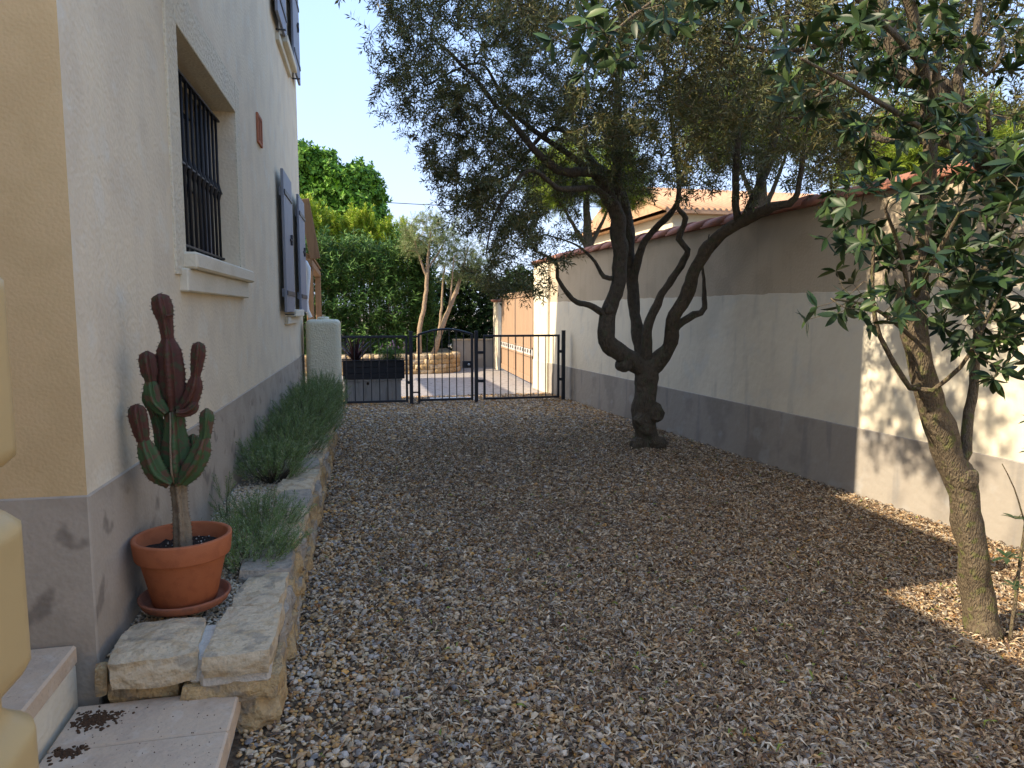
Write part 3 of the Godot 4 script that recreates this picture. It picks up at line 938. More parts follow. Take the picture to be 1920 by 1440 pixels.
func neighbour(h: Node3D, wide: float, tall: float, deep: float, rise: float) -> void:
	block("wall", Vector3(-wide / 2, -0.2, -deep / 2), Vector3(wide / 2, tall, deep / 2), mats.cream_render, h, 0.02)
	var st := sheet()
	var x := wide / 2 + 0.4
	var z := deep / 2 + 0.4
	for s in [-1.0, 1.0]:
		quad(st, Vector3(-x, tall, s * z), Vector3(x, tall, s * z), Vector3(x, tall + rise, 0), Vector3(-x, tall + rise, 0), Vector3(0, 1, s))
		quad(st, Vector3(-x, tall - 0.12, s * z), Vector3(x, tall - 0.12, s * z), Vector3(x, tall, s * z), Vector3(-x, tall, s * z), Vector3(0, 0, s))
		face(st, Vector3(s * x, tall, -z), Vector3(s * x, tall, z), Vector3(s * x, tall + rise, 0), Vector3(s, 0, 0))
	quad(st, Vector3(-x, tall - 0.12, -z), Vector3(x, tall - 0.12, -z), Vector3(x, tall - 0.12, z), Vector3(-x, tall - 0.12, z), Vector3.DOWN)
	obj("roof", done(st), mats.roof_tile, h)
	# rounded tile courses running down the slope that faces the yard
	var course := sheet(false)
	var ln := Vector2(z, rise).length()
	tube(course, [Vector3(0, 0, 0), Vector3(0, 0, ln)], [0.07, 0.085], 6)
	var cm := done(course)
	var places := []
	var cx := -x
	while cx < x:
		places.append(Transform3D(Basis(Vector3.RIGHT, atan2(rise, z)), Vector3(cx, tall + rise, 0)))
		cx += 0.21
	many("tile_courses", cm, mats.roof_tile, h, places)
	for k in 2:
		var wn := block("window", Vector3(-wide * 0.25 + k * wide * 0.45, tall - 1.9, deep / 2 + 0.001), Vector3(-wide * 0.25 + k * wide * 0.45 + 0.9, tall - 0.7, deep / 2 + 0.03), mats.dark_glass, h, 0.01)
		wn.set_meta("label", "dark window in the sunlit wall")


# ---------------------------------------------------------------- tanks, pots, small plants

# a column with a rounded-rectangle plan; rings are [scale inwards in metres, height]
func rounded_column(st: SurfaceTool, half: Vector2, corner: float, rings: Array) -> void:
	var loops := []
	for r in rings:
		var loop := PackedVector3Array()
		for q in 4:
			var sx := 1.0 if q in [0, 3] else -1.0
			var sz := 1.0 if q in [0, 1] else -1.0
			for k in 7:
				var a := q * PI / 2 + k / 6.0 * PI / 2
				var c := Vector2(sx * (half.x - corner), sz * (half.y - corner))
				var p := c + Vector2(cos(a), sin(a)) * corner
				var inset: float = r[0]
				p -= Vector2(cos(a), sin(a)) * inset if inset < corner else p * (inset / half.x)
				loop.append(Vector3(p.x, r[1], p.y))
		loops.append(loop)
	for i in loops.size() - 1:
		var n: int = loops[i].size()
		for k in n:
			var a: Vector3 = loops[i][k]
			var b: Vector3 = loops[i][(k + 1) % n]
			var c: Vector3 = loops[i + 1][(k + 1) % n]
			var d: Vector3 = loops[i + 1][k]
			var flat := Vector3(a.x + c.x, 0, a.z + c.z).normalized()
			var rise: float = rings[i + 1][1] - rings[i][1]
			var run: float = rings[i + 1][0] - rings[i][0]
			quad(st, a, b, c, d, flat * absf(rise) * signf(rise) + Vector3.UP * run + flat * 0.0001)
	var last: PackedVector3Array = loops[-1]
	var mid := Vector3(0, rings[-1][1], 0)
	for k in last.size():
		face(st, mid, last[k], last[(k + 1) % last.size()], Vector3.UP)


func build_tanks() -> void:
	var t := thing("rainwater_tank", "cream textured rainwater tank standing against the house by the fence", "water tank", Vector3(-0.37, 0, -11.5))
	var st := sheet(false)
	var rings := [[0.0, 0.0], [0.0, 0.3], [0.0, 0.7], [0.0, 1.1], [0.002, 1.38]]
	for k in 7:
		var a := k / 6.0 * PI / 2
		rings.append([0.075 * (1.0 - cos(a)), 1.40 + 0.075 * sin(a)])
	rounded_column(st, Vector2(0.262, 0.25), 0.1, rings)
	obj("body", done(st), mats.tank_cream, t)
	var s2 := sheet(false)
	lathe(s2, [[0.09, 0.0], [0.09, 0.03], [0.08, 0.04], [0.0, 0.045]], 20)
	var lid := obj("lid", done(s2), mats.tank_cream, t)
	lid.position = Vector3(0, 1.474, 0)
	var n := thing("ribbed_tank", "sand-coloured plastic tank with bulging ribs at the left edge", "water tank", Vector3(-0.84, 0, -1.07))
	st = sheet(false)
	rings = []
	var grooves := [0.17, 0.56, 0.945, 1.305, 1.71]
	for k in 121:
		var y := k / 120.0 * 2.02
		var inset := 0.0
		for gy in grooves:
			var d: float = absf(y - gy)
			inset = maxf(inset, 0.046 * (1.0 - smoothstep(0.018, 0.06, d)))
		if y > 1.92:
			inset = maxf(inset, 0.08 * pow((y - 1.92) / 0.1, 2.0))
		rings.append([inset, y])
	rounded_column(st, Vector2(0.303, 0.31), 0.09, rings)
	obj("body", done(st), mats.tank_sand, n)
	s2 = sheet(false)
	lathe(s2, [[0.1, 0.0], [0.1, 0.04], [0.09, 0.05], [0.0, 0.055]], 20)
	obj("lid", done(s2), mats.tank_sand, n).position = Vector3(0, 2.02, 0)


func ribbed(pts: Array, radii: Array, sd: int) -> Array:
	# a winged succulent stem: [mesh, thorn places]
	var st := sheet(false)
	var curve := Curve3D.new()
	curve.bake_interval = 0.006
	for i in pts.size():
		var a: Vector3 = pts[maxi(i - 1, 0)]
		var b: Vector3 = pts[mini(i + 1, pts.size() - 1)]
		var tan := (b - a) * 0.18
		curve.add_point(pts[i], -tan, tan)
	var total := curve.get_baked_length()
	var m := int(total / 0.008) + 2
	var sides := 32
	var rings := []
	var thorns := []
	var r2 := RandomNumberGenerator.new()
	r2.seed = sd
	for i in m:
		var t := i / float(m - 1)
		var p := curve.sample_baked(t * total)
		var d := (curve.sample_baked(minf(t * total + 0.01, total)) - curve.sample_baked(maxf(t * total - 0.01, 0))).normalized()
		var fi := t * (radii.size() - 1)
		var k0 := mini(int(fi), radii.size() - 2)
		var r: float = lerpf(radii[k0], radii[k0 + 1], smoothstep(0.0, 1.0, fi - k0))
		var wave := 1.0 + 0.09 * sin(t * total * 300.0)
		var end := 1.0 - t
		if end * total < 0.025:
			r *= sqrt(maxf(0.02, 1.0 - pow(1.0 - end * total / 0.025, 2.0)))
		var x := d.cross(Vector3(0.13, 0.05, 1)).normalized()
		var z := x.cross(d)
		var ring := PackedVector3Array()
		for k in sides:
			var a := TAU * k / sides + 0.14
			var c := absf(cos(2.0 * (a - 0.14)))
			var rr := r * (0.42 + 0.58 * pow(c, 2.2) * wave)
			ring.append(p + (x * cos(a) + z * sin(a)) * rr)
		rings.append(ring)
		if i % 2 == 0 and i > 2:
			for q in 4:
				var a := TAU * q / 4.0 + 0.14
				var out := (x * cos(a) + z * sin(a))
				thorns.append(Transform3D(frame_along(out + d * r2.randf_range(-0.3, 0.5)).scaled(Vector3.ONE * r2.randf_range(0.6, 1.2)), p + out * r * 0.97))
	for i in m - 1:
		var c: Vector3 = (rings[i][0] + rings[i][16]) * 0.5
		for k in sides:
			var j := (k + 1) % sides
			quad(st, rings[i][k], rings[i][j], rings[i + 1][j], rings[i + 1][k], (rings[i][k] + rings[i][j]) * 0.5 - c)
	return [done(st), thorns]


func build_cactus() -> void:
	var at := Vector3(-0.715, 0.338, -3.22)
	var s := thing("pot_saucer", "round clay saucer under the cactus pot", "saucer", at)
	var st := sheet(false)
	lathe(st, [[0.0, 0.0], [0.15, 0.0], [0.172, 0.012], [0.186, 0.04], [0.186, 0.046], [0.176, 0.047], [0.163, 0.02], [0.15, 0.014], [0.0, 0.014]], 48)
	obj("dish", done(st), mats.saucer_clay, s)
	var c := thing("potted_cactus", "tall branching cactus in a terracotta pot on the stone edge", "potted plant", at + Vector3(0, 0.015, 0))
	st = sheet(false)
	lathe(st, [[0.0, 0.0], [0.122, 0.0], [0.128, 0.006], [0.172, 0.2], [0.174, 0.203], [0.188, 0.204], [0.191, 0.21], [0.2, 0.285], [0.198, 0.291], [0.184, 0.292], [0.18, 0.286], [0.172, 0.235], [0.165, 0.21]], 56)
	obj("pot", done(st), mats.pot_clay, c)
	st = sheet(false)
	var nz := FastNoiseLite.new()
	nz.frequency = 9.0
	for i in 8:
		for k in 40:
			var q := []
			for e in [[i, k], [i, k + 1], [i + 1, k + 1], [i + 1, k]]:
				var r: float = 0.172 * e[0] / 8.0
				var a: float = TAU * (int(e[1]) % 40) / 40.0
				var p := Vector3(cos(a) * r, 0, sin(a) * r)
				p.y = 0.228 + 0.02 * nz.get_noise_2d(p.x * 3.0, p.z * 3.0)
				q.append(p)
			if i > 0:
				quad(st, q[0], q[1], q[2], q[3], Vector3.UP)
			else:
				face(st, q[0], q[2], q[3], Vector3.UP)
	obj("soil", done(st), mats.dark_soil, c)
	var specks := []
	for k in 45:
		var a := rng.randf() * TAU
		var r := sqrt(rng.randf()) * 0.155
		specks.append(Transform3D(Basis(rand_dir(), rng.randf() * TAU).scaled(Vector3.ONE * rng.randf_range(0.5, 1.4)), Vector3(cos(a) * r, 0.236, sin(a) * r)))
	many("perlite", stone_mesh(Vector3(0.0045, 0.004, 0.0045), 2, 2, 0.2), mats.mortar, c, specks)
	# stem and arms, metres from the pot's foot; x right, y up
	var k := 0.00230
	var mk := func(a: Array, depth: float) -> Array:
		var out := []
		for q in a:
			out.append(Vector3((q[0] - 341.0) * k, 0.228 + (1022.0 - q[1]) * k, depth * clampf((1022.0 - q[1]) / 150.0, 0.0, 1.0)))
		return out
	var parts := [
		["stem", mats.cactus_cork, [[341, 1030], [341, 985], [339, 930], [338, 895]], [0.04, 0.038, 0.032, 0.036], 0.0],
		["stem", mats.cactus_skin, [[338, 900], [338, 870], [337, 820], [337, 780], [336, 755]], [0.04, 0.066, 0.058, 0.044, 0.038], 0.0],
		["stem", mats.cactus_red, [[336, 760], [335, 730], [334, 680], [333, 645], [332, 622]], [0.04, 0.056, 0.058, 0.052, 0.024], 0.0],
		["stem", mats.cactus_red, [[332, 628], [330, 600], [326, 572], [322, 547]], [0.026, 0.03, 0.042, 0.036], 0.0],
		["arm", mats.cactus_skin, [[330, 892], [308, 870], [296, 838], [288, 806]], [0.03, 0.044, 0.042, 0.026], 0.05],
		["arm", mats.cactus_red, [[288, 812], [284, 785], [281, 762], [281, 744]], [0.026, 0.034, 0.038, 0.032], 0.05],
		["arm", mats.cactus_skin, [[332, 880], [312, 845], [306, 800], [298, 762], [288, 742], [290, 724]], [0.03, 0.032, 0.03, 0.026, 0.024, 0.022], -0.05],
		["arm", mats.cactus_skin, [[326, 764], [308, 742], [303, 718], [303, 700]], [0.026, 0.034, 0.034, 0.024], 0.02],
		["arm", mats.cactus_red, [[303, 705], [301, 685], [299, 665], [299, 650]], [0.024, 0.036, 0.036, 0.03], 0.02],
		["arm", mats.cactus_red, [[346, 762], [362, 748], [374, 722], [379, 692]], [0.026, 0.036, 0.034, 0.02], 0.02],
		["arm", mats.cactus_red, [[378, 697], [382, 672], [385, 650], [386, 634]], [0.02, 0.026, 0.03, 0.026], 0.02],
		["arm", mats.cactus_red, [[346, 762], [362, 762], [374, 755], [382, 743]], [0.014, 0.018, 0.022, 0.016], 0.06],
		["arm", mats.cactus_skin, [[346, 892], [366, 868], [382, 838], [391, 806]], [0.03, 0.044, 0.042, 0.024], 0.04],
		["arm", mats.cactus_skin, [[391, 811], [394, 790], [396, 770], [396, 756]], [0.024, 0.026, 0.03, 0.024], 0.04],
		["arm", mats.cactus_skin, [[350, 890], [360, 860], [363, 832], [364, 808]], [0.02, 0.026, 0.028, 0.024], -0.04],
		["bud", mats.cactus_red, [[336, 588], [343, 587], [348, 584]], [0.008, 0.01, 0.012], 0.04],
	]
	var thorns := []
	var sd := 50
	for p in parts:
		sd += 1
		var got := ribbed(mk.call(p[2], p[4]), p[3], sd)
		obj(p[0], got[0], p[1], c)
		thorns.append_array(got[1])
	st = sheet(false)
	var ridge := []
	for q in [[338, 892, 0.045], [338, 868, 0.067], [337, 820, 0.059], [337, 782, 0.046], [336, 762, 0.038]]:
		ridge.append(Vector3((q[0] - 341.0) * k - q[2] * 0.14, 0.228 + (1022.0 - q[1]) * k, q[2]))
	tube(st, ridge, [0.003, 0.005, 0.004, 0.004, 0.003], 6)
	obj("corky_ridge", done(st), mats.cactus_cork, c)
	st = sheet()
	tube(st, [Vector3.ZERO, Vector3(0, 0.009, 0)], [0.0016, 0.0003], 4)
	many("thorns", done(st), mats.thorn, c, thorns)


# one leaf: four triangles, folded along its midrib and bent
func leaf(st: SurfaceTool, at: Vector3, dir: Vector3, up: Vector3, ln: float, wd: float, col: Color, bend := 0.12, fold := 0.25) -> void:
	dir = dir.normalized()
	var side := dir.cross(up).normalized()
	var n := side.cross(dir).normalized()
	var mid := at + dir * ln * 0.48 + n * ln * bend * 0.5
	var tip := at + dir * ln - n * ln * bend * 0.5
	var l := mid + side * wd * 0.5 + n * wd * fold
	var r := mid - side * wd * 0.5 + n * wd * fold
	for t in [[at, l, mid], [at, mid, r], [l, tip, mid], [mid, tip, r]]:
		st.set_color(col)
		face(st, t[0], t[1], t[2], n)


func tint(c: Color, spread := 0.18) -> Color:
	var f := 1.0 + rng.randf_range(-spread, spread)
	var w := rng.randf_range(-0.06, 0.06)
	return Color(c.r * f * (1.0 + w), c.g * f, c.b * f * (1.0 - w))


func sprig(sd: int, ln: float, pairs: int, leaf_len: float, leaf_wd: float, cols: Array, spread: float, stem_col: Color, stem_r := 0.0016, whorl := 2) -> ArrayMesh:
	rng.seed = sd
	var st := sheet()
	var bend := rand_dir() * 0.12 * ln
	var pts := []
	for i in 4:
		var t := i / 3.0
		pts.append(Vector3(0, ln * t, 0) + bend * t * t)
	for i in 3:
		for k in 3:
			var a := TAU * k / 3.0
			var b := TAU * (k + 1) / 3.0
			var r0 := stem_r * (1.0 - i / 4.0)
			var r1 := stem_r * (1.0 - (i + 1) / 4.0)
			st.set_color(stem_col)
			quad(st, pts[i] + Vector3(cos(a), 0, sin(a)) * r0, pts[i] + Vector3(cos(b), 0, sin(b)) * r0, pts[i + 1] + Vector3(cos(b), 0, sin(b)) * r1, pts[i + 1] + Vector3(cos(a), 0, sin(a)) * r1, Vector3(cos(a + 1.0), 0, sin(a + 1.0)))
	for i in pairs:
		var t := (i + 0.7) / pairs
		var at := Vector3(0, ln * t, 0) + bend * t * t
		for w in whorl:
			var a := TAU * w / whorl + i * PI / 2.0 + rng.randf_range(-0.5, 0.5)
			var out := Vector3(cos(a), 0, sin(a))
			var d := (out * spread + Vector3.UP * (1.0 - spread * 0.5) + rand_dir() * 0.25).normalized()
			leaf(st, at, d, (Vector3.UP - out * 0.4 + rand_dir() * 0.5), leaf_len * rng.randf_range(0.7, 1.15), leaf_wd * rng.randf_range(0.8, 1.15), tint(cols[rng.randi() % cols.size()]), rng.randf_range(-0.05, 0.2), rng.randf_range(0.05, 0.3))
	leaf(st, pts[3], Vector3.UP + rand_dir() * 0.3, rand_dir(), leaf_len * 0.8, leaf_wd * 0.8, tint(cols[0]))
	return done(st)


func build_lavender() -> void:
	var cols := [Color(0.19, 0.25, 0.10), Color(0.14, 0.21, 0.065), Color(0.28, 0.32, 0.18), Color(0.16, 0.25, 0.06)]
	var kinds := []
	for v in 4:
		kinds.append(sprig(700 + v, 0.17, 13, 0.026, 0.0042, cols, 0.75, Color(0.12, 0.11, 0.07), 0.0013, 3))
	rng.seed = 77
	var plants := [
		[Vector3(-0.55, 0.27, -3.85), 0.24, 0.13, 210, 0.42, "thin lavender sprawling beside the terracotta pot"],
		[Vector3(-0.52, 0.27, -4.4), 0.2, 0.12, 150, 0.45, "low lavender on the near side of the bare pebble patch"],
		[Vector3(-0.6, 0.27, -5.75), 0.25, 0.27, 330, 0.2, "lavender on the far side of the bare pebble patch"],
		[Vector3(-0.53, 0.27, -6.55), 0.3, 0.33, 430, 0.15, "leggy dark lavender in the middle of the bed"],
		[Vector3(-0.45, 0.27, -7.5), 0.32, 0.42, 560, 0.05, "full lavender shrub, third from the rainwater tank"],
		[Vector3(-0.40, 0.27, -8.5), 0.34, 0.46, 620, 0.0, "dense lavender shrub, second from the rainwater tank"],
		[Vector3(-0.36, 0.27, -9.6), 0.36, 0.47, 640, 0.0, "dense lavender shrub right in front of the rainwater tank"],
		[Vector3(-0.84, 0.27, -3.55), 0.07, 0.12, 24, 0.3, "small lavender shoot against the plinth behind the pot"],
		[Vector3(-0.80, 0.27, -4.75), 0.05, 0.2, 16, 0.1, "single lavender shoot against the plinth by the pebble patch"],
	]
	for p in plants:
		var o := thing("lavender_shrub", p[5], "shrub", p[0], "lavender shrubs in the bed along the house")
		var lists := [[], [], [], []]
		var st := sheet(false)
		for k in p[3]:
			var a := rng.randf() * TAU
			var r: float = sqrt(rng.randf()) * p[1]
			var out := Vector3(cos(a), 0, sin(a))
			var rel: float = r / p[1]
			var hgt: float = p[2] * (1.0 - 0.55 * rel * rel) * rng.randf_range(0.3, 1.0)
			var base: Vector3 = out * r * 0.95
			# stay between wall and edging
			var wx: float = p[0].x + base.x
			if wx < house_x(p[0].z + base.z) + 0.03 or wx > edge_x(p[0].z + base.z) + 0.07:
				continue
			var d := Vector3.UP * 1.0 + out * rel * 0.8 + rand_dir() * 0.35
			lists[k % 4].append(Transform3D(frame_along(d, rng.randf() * TAU).scaled(Vector3.ONE * rng.randf_range(0.7, 1.15)), base + Vector3(0, hgt, 0)))
			if k % 7 == 0:
				tube(st, [base * 0.25, base * 0.7 + Vector3(0, hgt * 0.5, 0), base + Vector3(0, hgt + 0.03, 0)], [0.006, 0.004, 0.002], 4, false)
		for v in 4:
			many("foliage", kinds[v], mats.leaf_soft, o, lists[v])
		obj("stems", done(st), mats.bark_olive, o)


func build_planter_box() -> void:
	var p := thing("planter_box", "black slatted planter box behind the left fence panel", "planter", Vector3(-0.1, 0.42, -12.9))
	for k in 3:
		for s in [[Vector3(0, k * 0.105, 0.3), Vector3(1.06, k * 0.105 + 0.1, 0.325)], [Vector3(0, k * 0.105, -0.1), Vector3(1.06, k * 0.105 + 0.1, -0.075)], [Vector3(0, k * 0.105, -0.073), Vector3(0.025, k * 0.105 + 0.1, 0.298)], [Vector3(1.035, k * 0.105, -0.073), Vector3(1.06, k * 0.105 + 0.1, 0.298)]]:
			block("board", s[0], s[1], mats.planter_black, p, 0.004)
	block("base", Vector3(0.026, 0.002, -0.074), Vector3(1.034, 0.02, 0.299), mats.planter_black, p, 0.003)
	block("soil", Vector3(0.026, 0.2, -0.074), Vector3(1.034, 0.275, 0.299), mats.dark_soil, p, 0.003)
	block("rim", Vector3(-0.02, 0.316, -0.12), Vector3(1.08, 0.335, -0.06), mats.planter_black, p, 0.004)
	block("rim", Vector3(-0.02, 0.316, 0.285), Vector3(1.08, 0.335, 0.345), mats.planter_black, p, 0.004)
	var t := thing("ribbed_trough", "grey ribbed plastic trough under the black planter box", "trough", Vector3(-0.1, 0, -12.9))
	block("body", Vector3(0.02, 0, -0.08), Vector3(1.0, 0.418, 0.28), mats.trough, t, 0.015)
	var rib := sheet()
	cbox(rib, Transform3D(), Vector3(0.018, 0.37, 0.014), 0.005)
	var rm := done(rib)
	for k in 30:
		if k % 5 != 4:
			obj("rib", rm, mats.trough, t).position = Vector3(0.045 + k * 0.0322, 0.2, 0.284)
	block("rim", Vector3(0.0, 0.385, 0.281), Vector3(1.02, 0.417, 0.31), mats.trough, t, 0.008)
	var hs := sheet(false)
	lathe(hs, [[0.0, 0.006], [0.024, 0.006], [0.024, 0.0]], 14)
	var ho := obj("drain_hole", done(hs), mats.vent_dark, t)
	ho.position = Vector3(0.42, 0.34, 0.293)
	ho.rotation.x = PI / 2
	# strap-leaved purple plant
	var ph := thing("purple_flax", "dark purple strap-leaved plant in the black planter", "plant", Vector3(0.12, 0.68, -12.78))
	var st := sheet()
	for k in 60:
		var a := rng.randf() * TAU
		var out := Vector3(cos(a), 0, sin(a))
		var ln := rng.randf_range(0.35, 0.8)
		var w := rng.randf_range(0.014, 0.026)
		var lean := rng.randf_range(0.15, 0.9)
		var side := out.cross(Vector3.UP)
		var c := Color(0.035, 0.018, 0.024) * rng.randf_range(0.7, 1.7)
		var prev := Vector3.ZERO
		for i in 4:
			var t1 := (i + 1) / 4.0
			var nx := out * ln * lean * t1 + Vector3.UP * ln * (t1 - lean * 0.55 * t1 * t1)
			st.set_color(c)
			quad(st, prev - side * w * (1.0 - i / 4.5), prev + side * w * (1.0 - i / 4.5), nx + side * w * (1.0 - (i + 1) / 4.5), nx - side * w * (1.0 - (i + 1) / 4.5), Vector3.UP - out * 0.3)
			prev = nx
	obj("leaves", done(st), mats.leaf_laurel, ph)
	# green tuft with pink flowers
	var fl := thing("flowering_tuft", "green tuft with small pink flowers in the black planter", "plant", Vector3(0.72, 0.68, -12.75))
	var gk := sprig(720, 0.2, 12, 0.035, 0.007, [Color(0.06, 0.13, 0.03), Color(0.08, 0.17, 0.04)], 0.8, Color(0.1, 0.14, 0.05), 0.002, 3)
	var pk := sprig(721, 0.05, 5, 0.016, 0.011, [Color(0.5, 0.25, 0.4), Color(0.62, 0.4, 0.52)], 1.2, Color(0.1, 0.14, 0.05), 0.002, 4)
	rng.seed = 722
	var gl := []
	var pp := []
	for k in 90:
		var d := Vector3(rng.randfn() * 0.5, 1.0, rng.randfn() * 0.4)
		var at := Vector3(rng.randfn() * 0.09, rng.randf() * 0.1, rng.randfn() * 0.05)
		gl.append(Transform3D(frame_along(d, rng.randf() * TAU), at))
		if k % 5 == 0:
			pp.append(Transform3D(frame_along(Vector3.UP + rand_dir() * 0.5), at + d.normalized() * rng.randf_range(0.22, 0.3)))
	many("foliage", gk, mats.leaf_soft, fl, gl)
	many("flowers", pk, mats.leaf_soft, fl, pp)


# ---------------------------------------------------------------- trees

class Skeleton:
	var p := PackedVector3Array()
	var up := PackedInt32Array()
	var r := PackedFloat32Array()
	var cnt := PackedFloat32Array()
	var grown := PackedFloat32Array()  # 0 on a drawn limb, else how far along its own branch

	func add(at: Vector3, parent: int, radius: float, g: float) -> int:
		p.append(at)
		up.append(parent)
		r.append(radius)
		cnt.append(0.0)
		grown.append(g)
		return p.size() - 1

	func nearest(at: Vector3, most := 1 << 30, below := 1e9) -> int:
		var best := -1
		var bd := 1e9
		for i in mini(p.size(), most):
			var d := p[i].distance_squared_to(at)
			if d < bd and p[i].y < below:
				bd = d
				best = i
		return best

	func limb(pts: Array, n: FastNoiseLite) -> void:
		var prev := -1
		if p.size():
			prev = nearest(Vector3(pts[0][0], pts[0][1], pts[0][2]))
		for i in pts.size() - 1:
			var q := []
			for k in [i - 1, i, i + 1, i + 2]:
				var e: Array = pts[clampi(k, 0, pts.size() - 1)]
				q.append(Vector3(e[0], e[1], e[2]))
			var steps := maxi(2, int(q[1].distance_to(q[2]) / 0.06))
			for s in steps + (1 if i == pts.size() - 2 else 0):
				if i == 0 and s == 0 and prev >= 0:
					continue
				var t := s / float(steps)
				var at: Vector3 = q[1].cubic_interpolate(q[2], q[0], q[3], t)
				var rad := lerpf(pts[i][3], pts[i + 1][3], t)
				at += Vector3(n.get_noise_3dv(at * 3.0), 0, n.get_noise_3dv(at * 3.0 + Vector3(9, 9, 9))) * minf(rad, 0.03) * 0.8
				prev = add(at, prev, rad, 0.0)

	func reach(target: Vector3, rng: RandomNumberGenerator, sag: float) -> void:
		var n := nearest(target)
		var a := p[n]
		var d := target - a
		var ln := d.length()
		if ln < 0.05:
			return
		var dir := (a - p[up[n]]).normalized() if up[n] >= 0 else Vector3.UP
		var mid := a + (dir * 0.5 + d.normalized() * 0.5) * ln * 0.5 + Vector3(0, ln * sag, 0)
		var steps := maxi(2, int(ln / 0.075))
		var prev := n
		for s in steps:
			var t := (s + 1) / float(steps)
			var q := a.lerp(mid, t).lerp(mid.lerp(target, t), t)
			q += Vector3(rng.randfn(), rng.randfn(), rng.randfn()) * 0.007
			prev = add(q, prev, 0.0, maxf(0.01, t))

	func finish(tip: float, power: float) -> void:
		for i in p.size():
			cnt[i] = 0.0
		for i in range(p.size() - 1, -1, -1):
			cnt[i] += 1.0 if cnt[i] == 0.0 else 0.0
			if up[i] >= 0:
				cnt[up[i]] += cnt[i]
		for i in p.size():
			if grown[i] > 0.0:
				r[i] = tip * pow(cnt[i], power)
		for i in range(p.size()):
			if grown[i] > 0.0 and up[i] >= 0:
				r[i] = minf(r[i], r[up[i]] * 0.96)


func tree_meshes(sk: Skeleton, noise: FastNoiseLite, rough: float) -> Array:
	# [limbs mesh, twigs mesh]
	var kids := {}
	for i in sk.p.size():
		if sk.up[i] >= 0:
			if not kids.has(sk.up[i]):
				kids[sk.up[i]] = []
			kids[sk.up[i]].append(i)
	var thick := sheet(false)
	var thin := sheet(false)
	var starts := []
	for i in sk.p.size():
		if sk.up[i] < 0:
			starts.append([-1, i])
	while starts:
		var s: Array = starts.pop_back()
		var chain := []
		var rad := []
		var cur: int = s[1]
		if s[0] >= 0:
			chain.append(sk.p[s[0]])
			rad.append(minf(sk.r[cur] * 1.15, sk.r[s[0]]))
		while cur >= 0:
			chain.append(sk.p[cur])
			rad.append(sk.r[cur])
			var next := -1
			if kids.has(cur):
				var best := -1.0
				for k in kids[cur]:
					var score: float = sk.cnt[k] + (1000.0 if (sk.grown[k] == 0.0) == (sk.grown[cur] == 0.0) and k == cur + 1 else 0.0)
					if score > best:
						best = score
						next = k
				for k in kids[cur]:
					if k != next:
						starts.append([cur, k])
			cur = next
		if chain.size() < 2:
			continue
		var big: float = rad.max()
		if sk.grown[s[1]] == 0.0:
			tube(thick, chain, rad, 14 if big > 0.05 else 8, true, rough if big > 0.05 else rough * 0.5, noise)
		else:
			tube(thin, chain, rad, 5 if big > 0.008 else 3, false)
	return [done(thick), done(thin)]


func lobe_points(lobes: Array, per_m3: float, most: int, shell := 0.3) -> Array:
	var out := []
	for l in lobes:
		var vol: float = 4.19 * l[3] * l[4] * l[5]
		for k in mini(most, int(vol * per_m3) + 3):
			var d := rand_dir() * pow(rng.randf_range(shell, 1.0), 0.5)
			out.append(Vector3(l[0] + d.x * l[3], l[1] + d.y * l[4], l[2] + d.z * l[5]))
	return out


func skeleton(limbs: Array, targets: Array, sag: float, tip: float, power: float, sd: int) -> Skeleton:
	var n := FastNoiseLite.new()
	n.seed = sd
	n.frequency = 1.0
	var sk := Skeleton.new()
	for l in limbs:
		sk.limb(l, n)
	var order := []
	for t in targets:
		order.append([sk.p[sk.nearest(t)].distance_squared_to(t), t])
	order.sort_custom(func(a, b): return a[0] < b[0])
	for t in order:
		sk.reach(t[1], rng, sag)
	sk.finish(tip, power)
	return sk


func sprig_places(sk: Skeleton, from: float, chance: float, ends: int, droop: float, size: Vector2) -> Array:
	var out := []
	for i in sk.p.size():
		if sk.grown[i] < from:
			continue
		var dir := (sk.p[i] - sk.p[sk.up[i]]).normalized()
		var n := ends if sk.grown[i] > 0.995 else (1 if rng.randf() < chance else 0)
		for k in n:
			var d := (dir * 0.7 + rand_dir() * 0.85 + Vector3(0, droop, 0)).normalized()
			out.append(Transform3D(frame_along(d, rng.randf() * TAU).scaled(Vector3.ONE * rng.randf_range(size.x, size.y)), sk.p[i]))
	return out


func foliage(t: Node3D, called: String, kinds: Array, m: Material, places: Array) -> void:
	var lists := []
	for k in kinds:
		lists.append([])
	for i in places.size():
		lists[i % kinds.size()].append(places[i])
	for k in kinds.size():
		if lists[k]:
			many(called, kinds[k], m, t, lists[k])


func bark_noise(sd: int, freq: float) -> FastNoiseLite:
	var n := FastNoiseLite.new()
	n.seed = sd
	n.frequency = freq
	n.fractal_octaves = 3
	return n


func olive_kinds() -> Array:
	var cols := [Color(0.10, 0.115, 0.04), Color(0.07, 0.082, 0.03), Color(0.135, 0.15, 0.065), Color(0.21, 0.21, 0.12), Color(0.155, 0.135, 0.042)]
	var out := []
	for v in 4:
		out.append(sprig(800 + v, 0.18, 8, 0.058, 0.0125, cols, 0.95, Color(0.15, 0.12, 0.075), 0.0019))
	return out


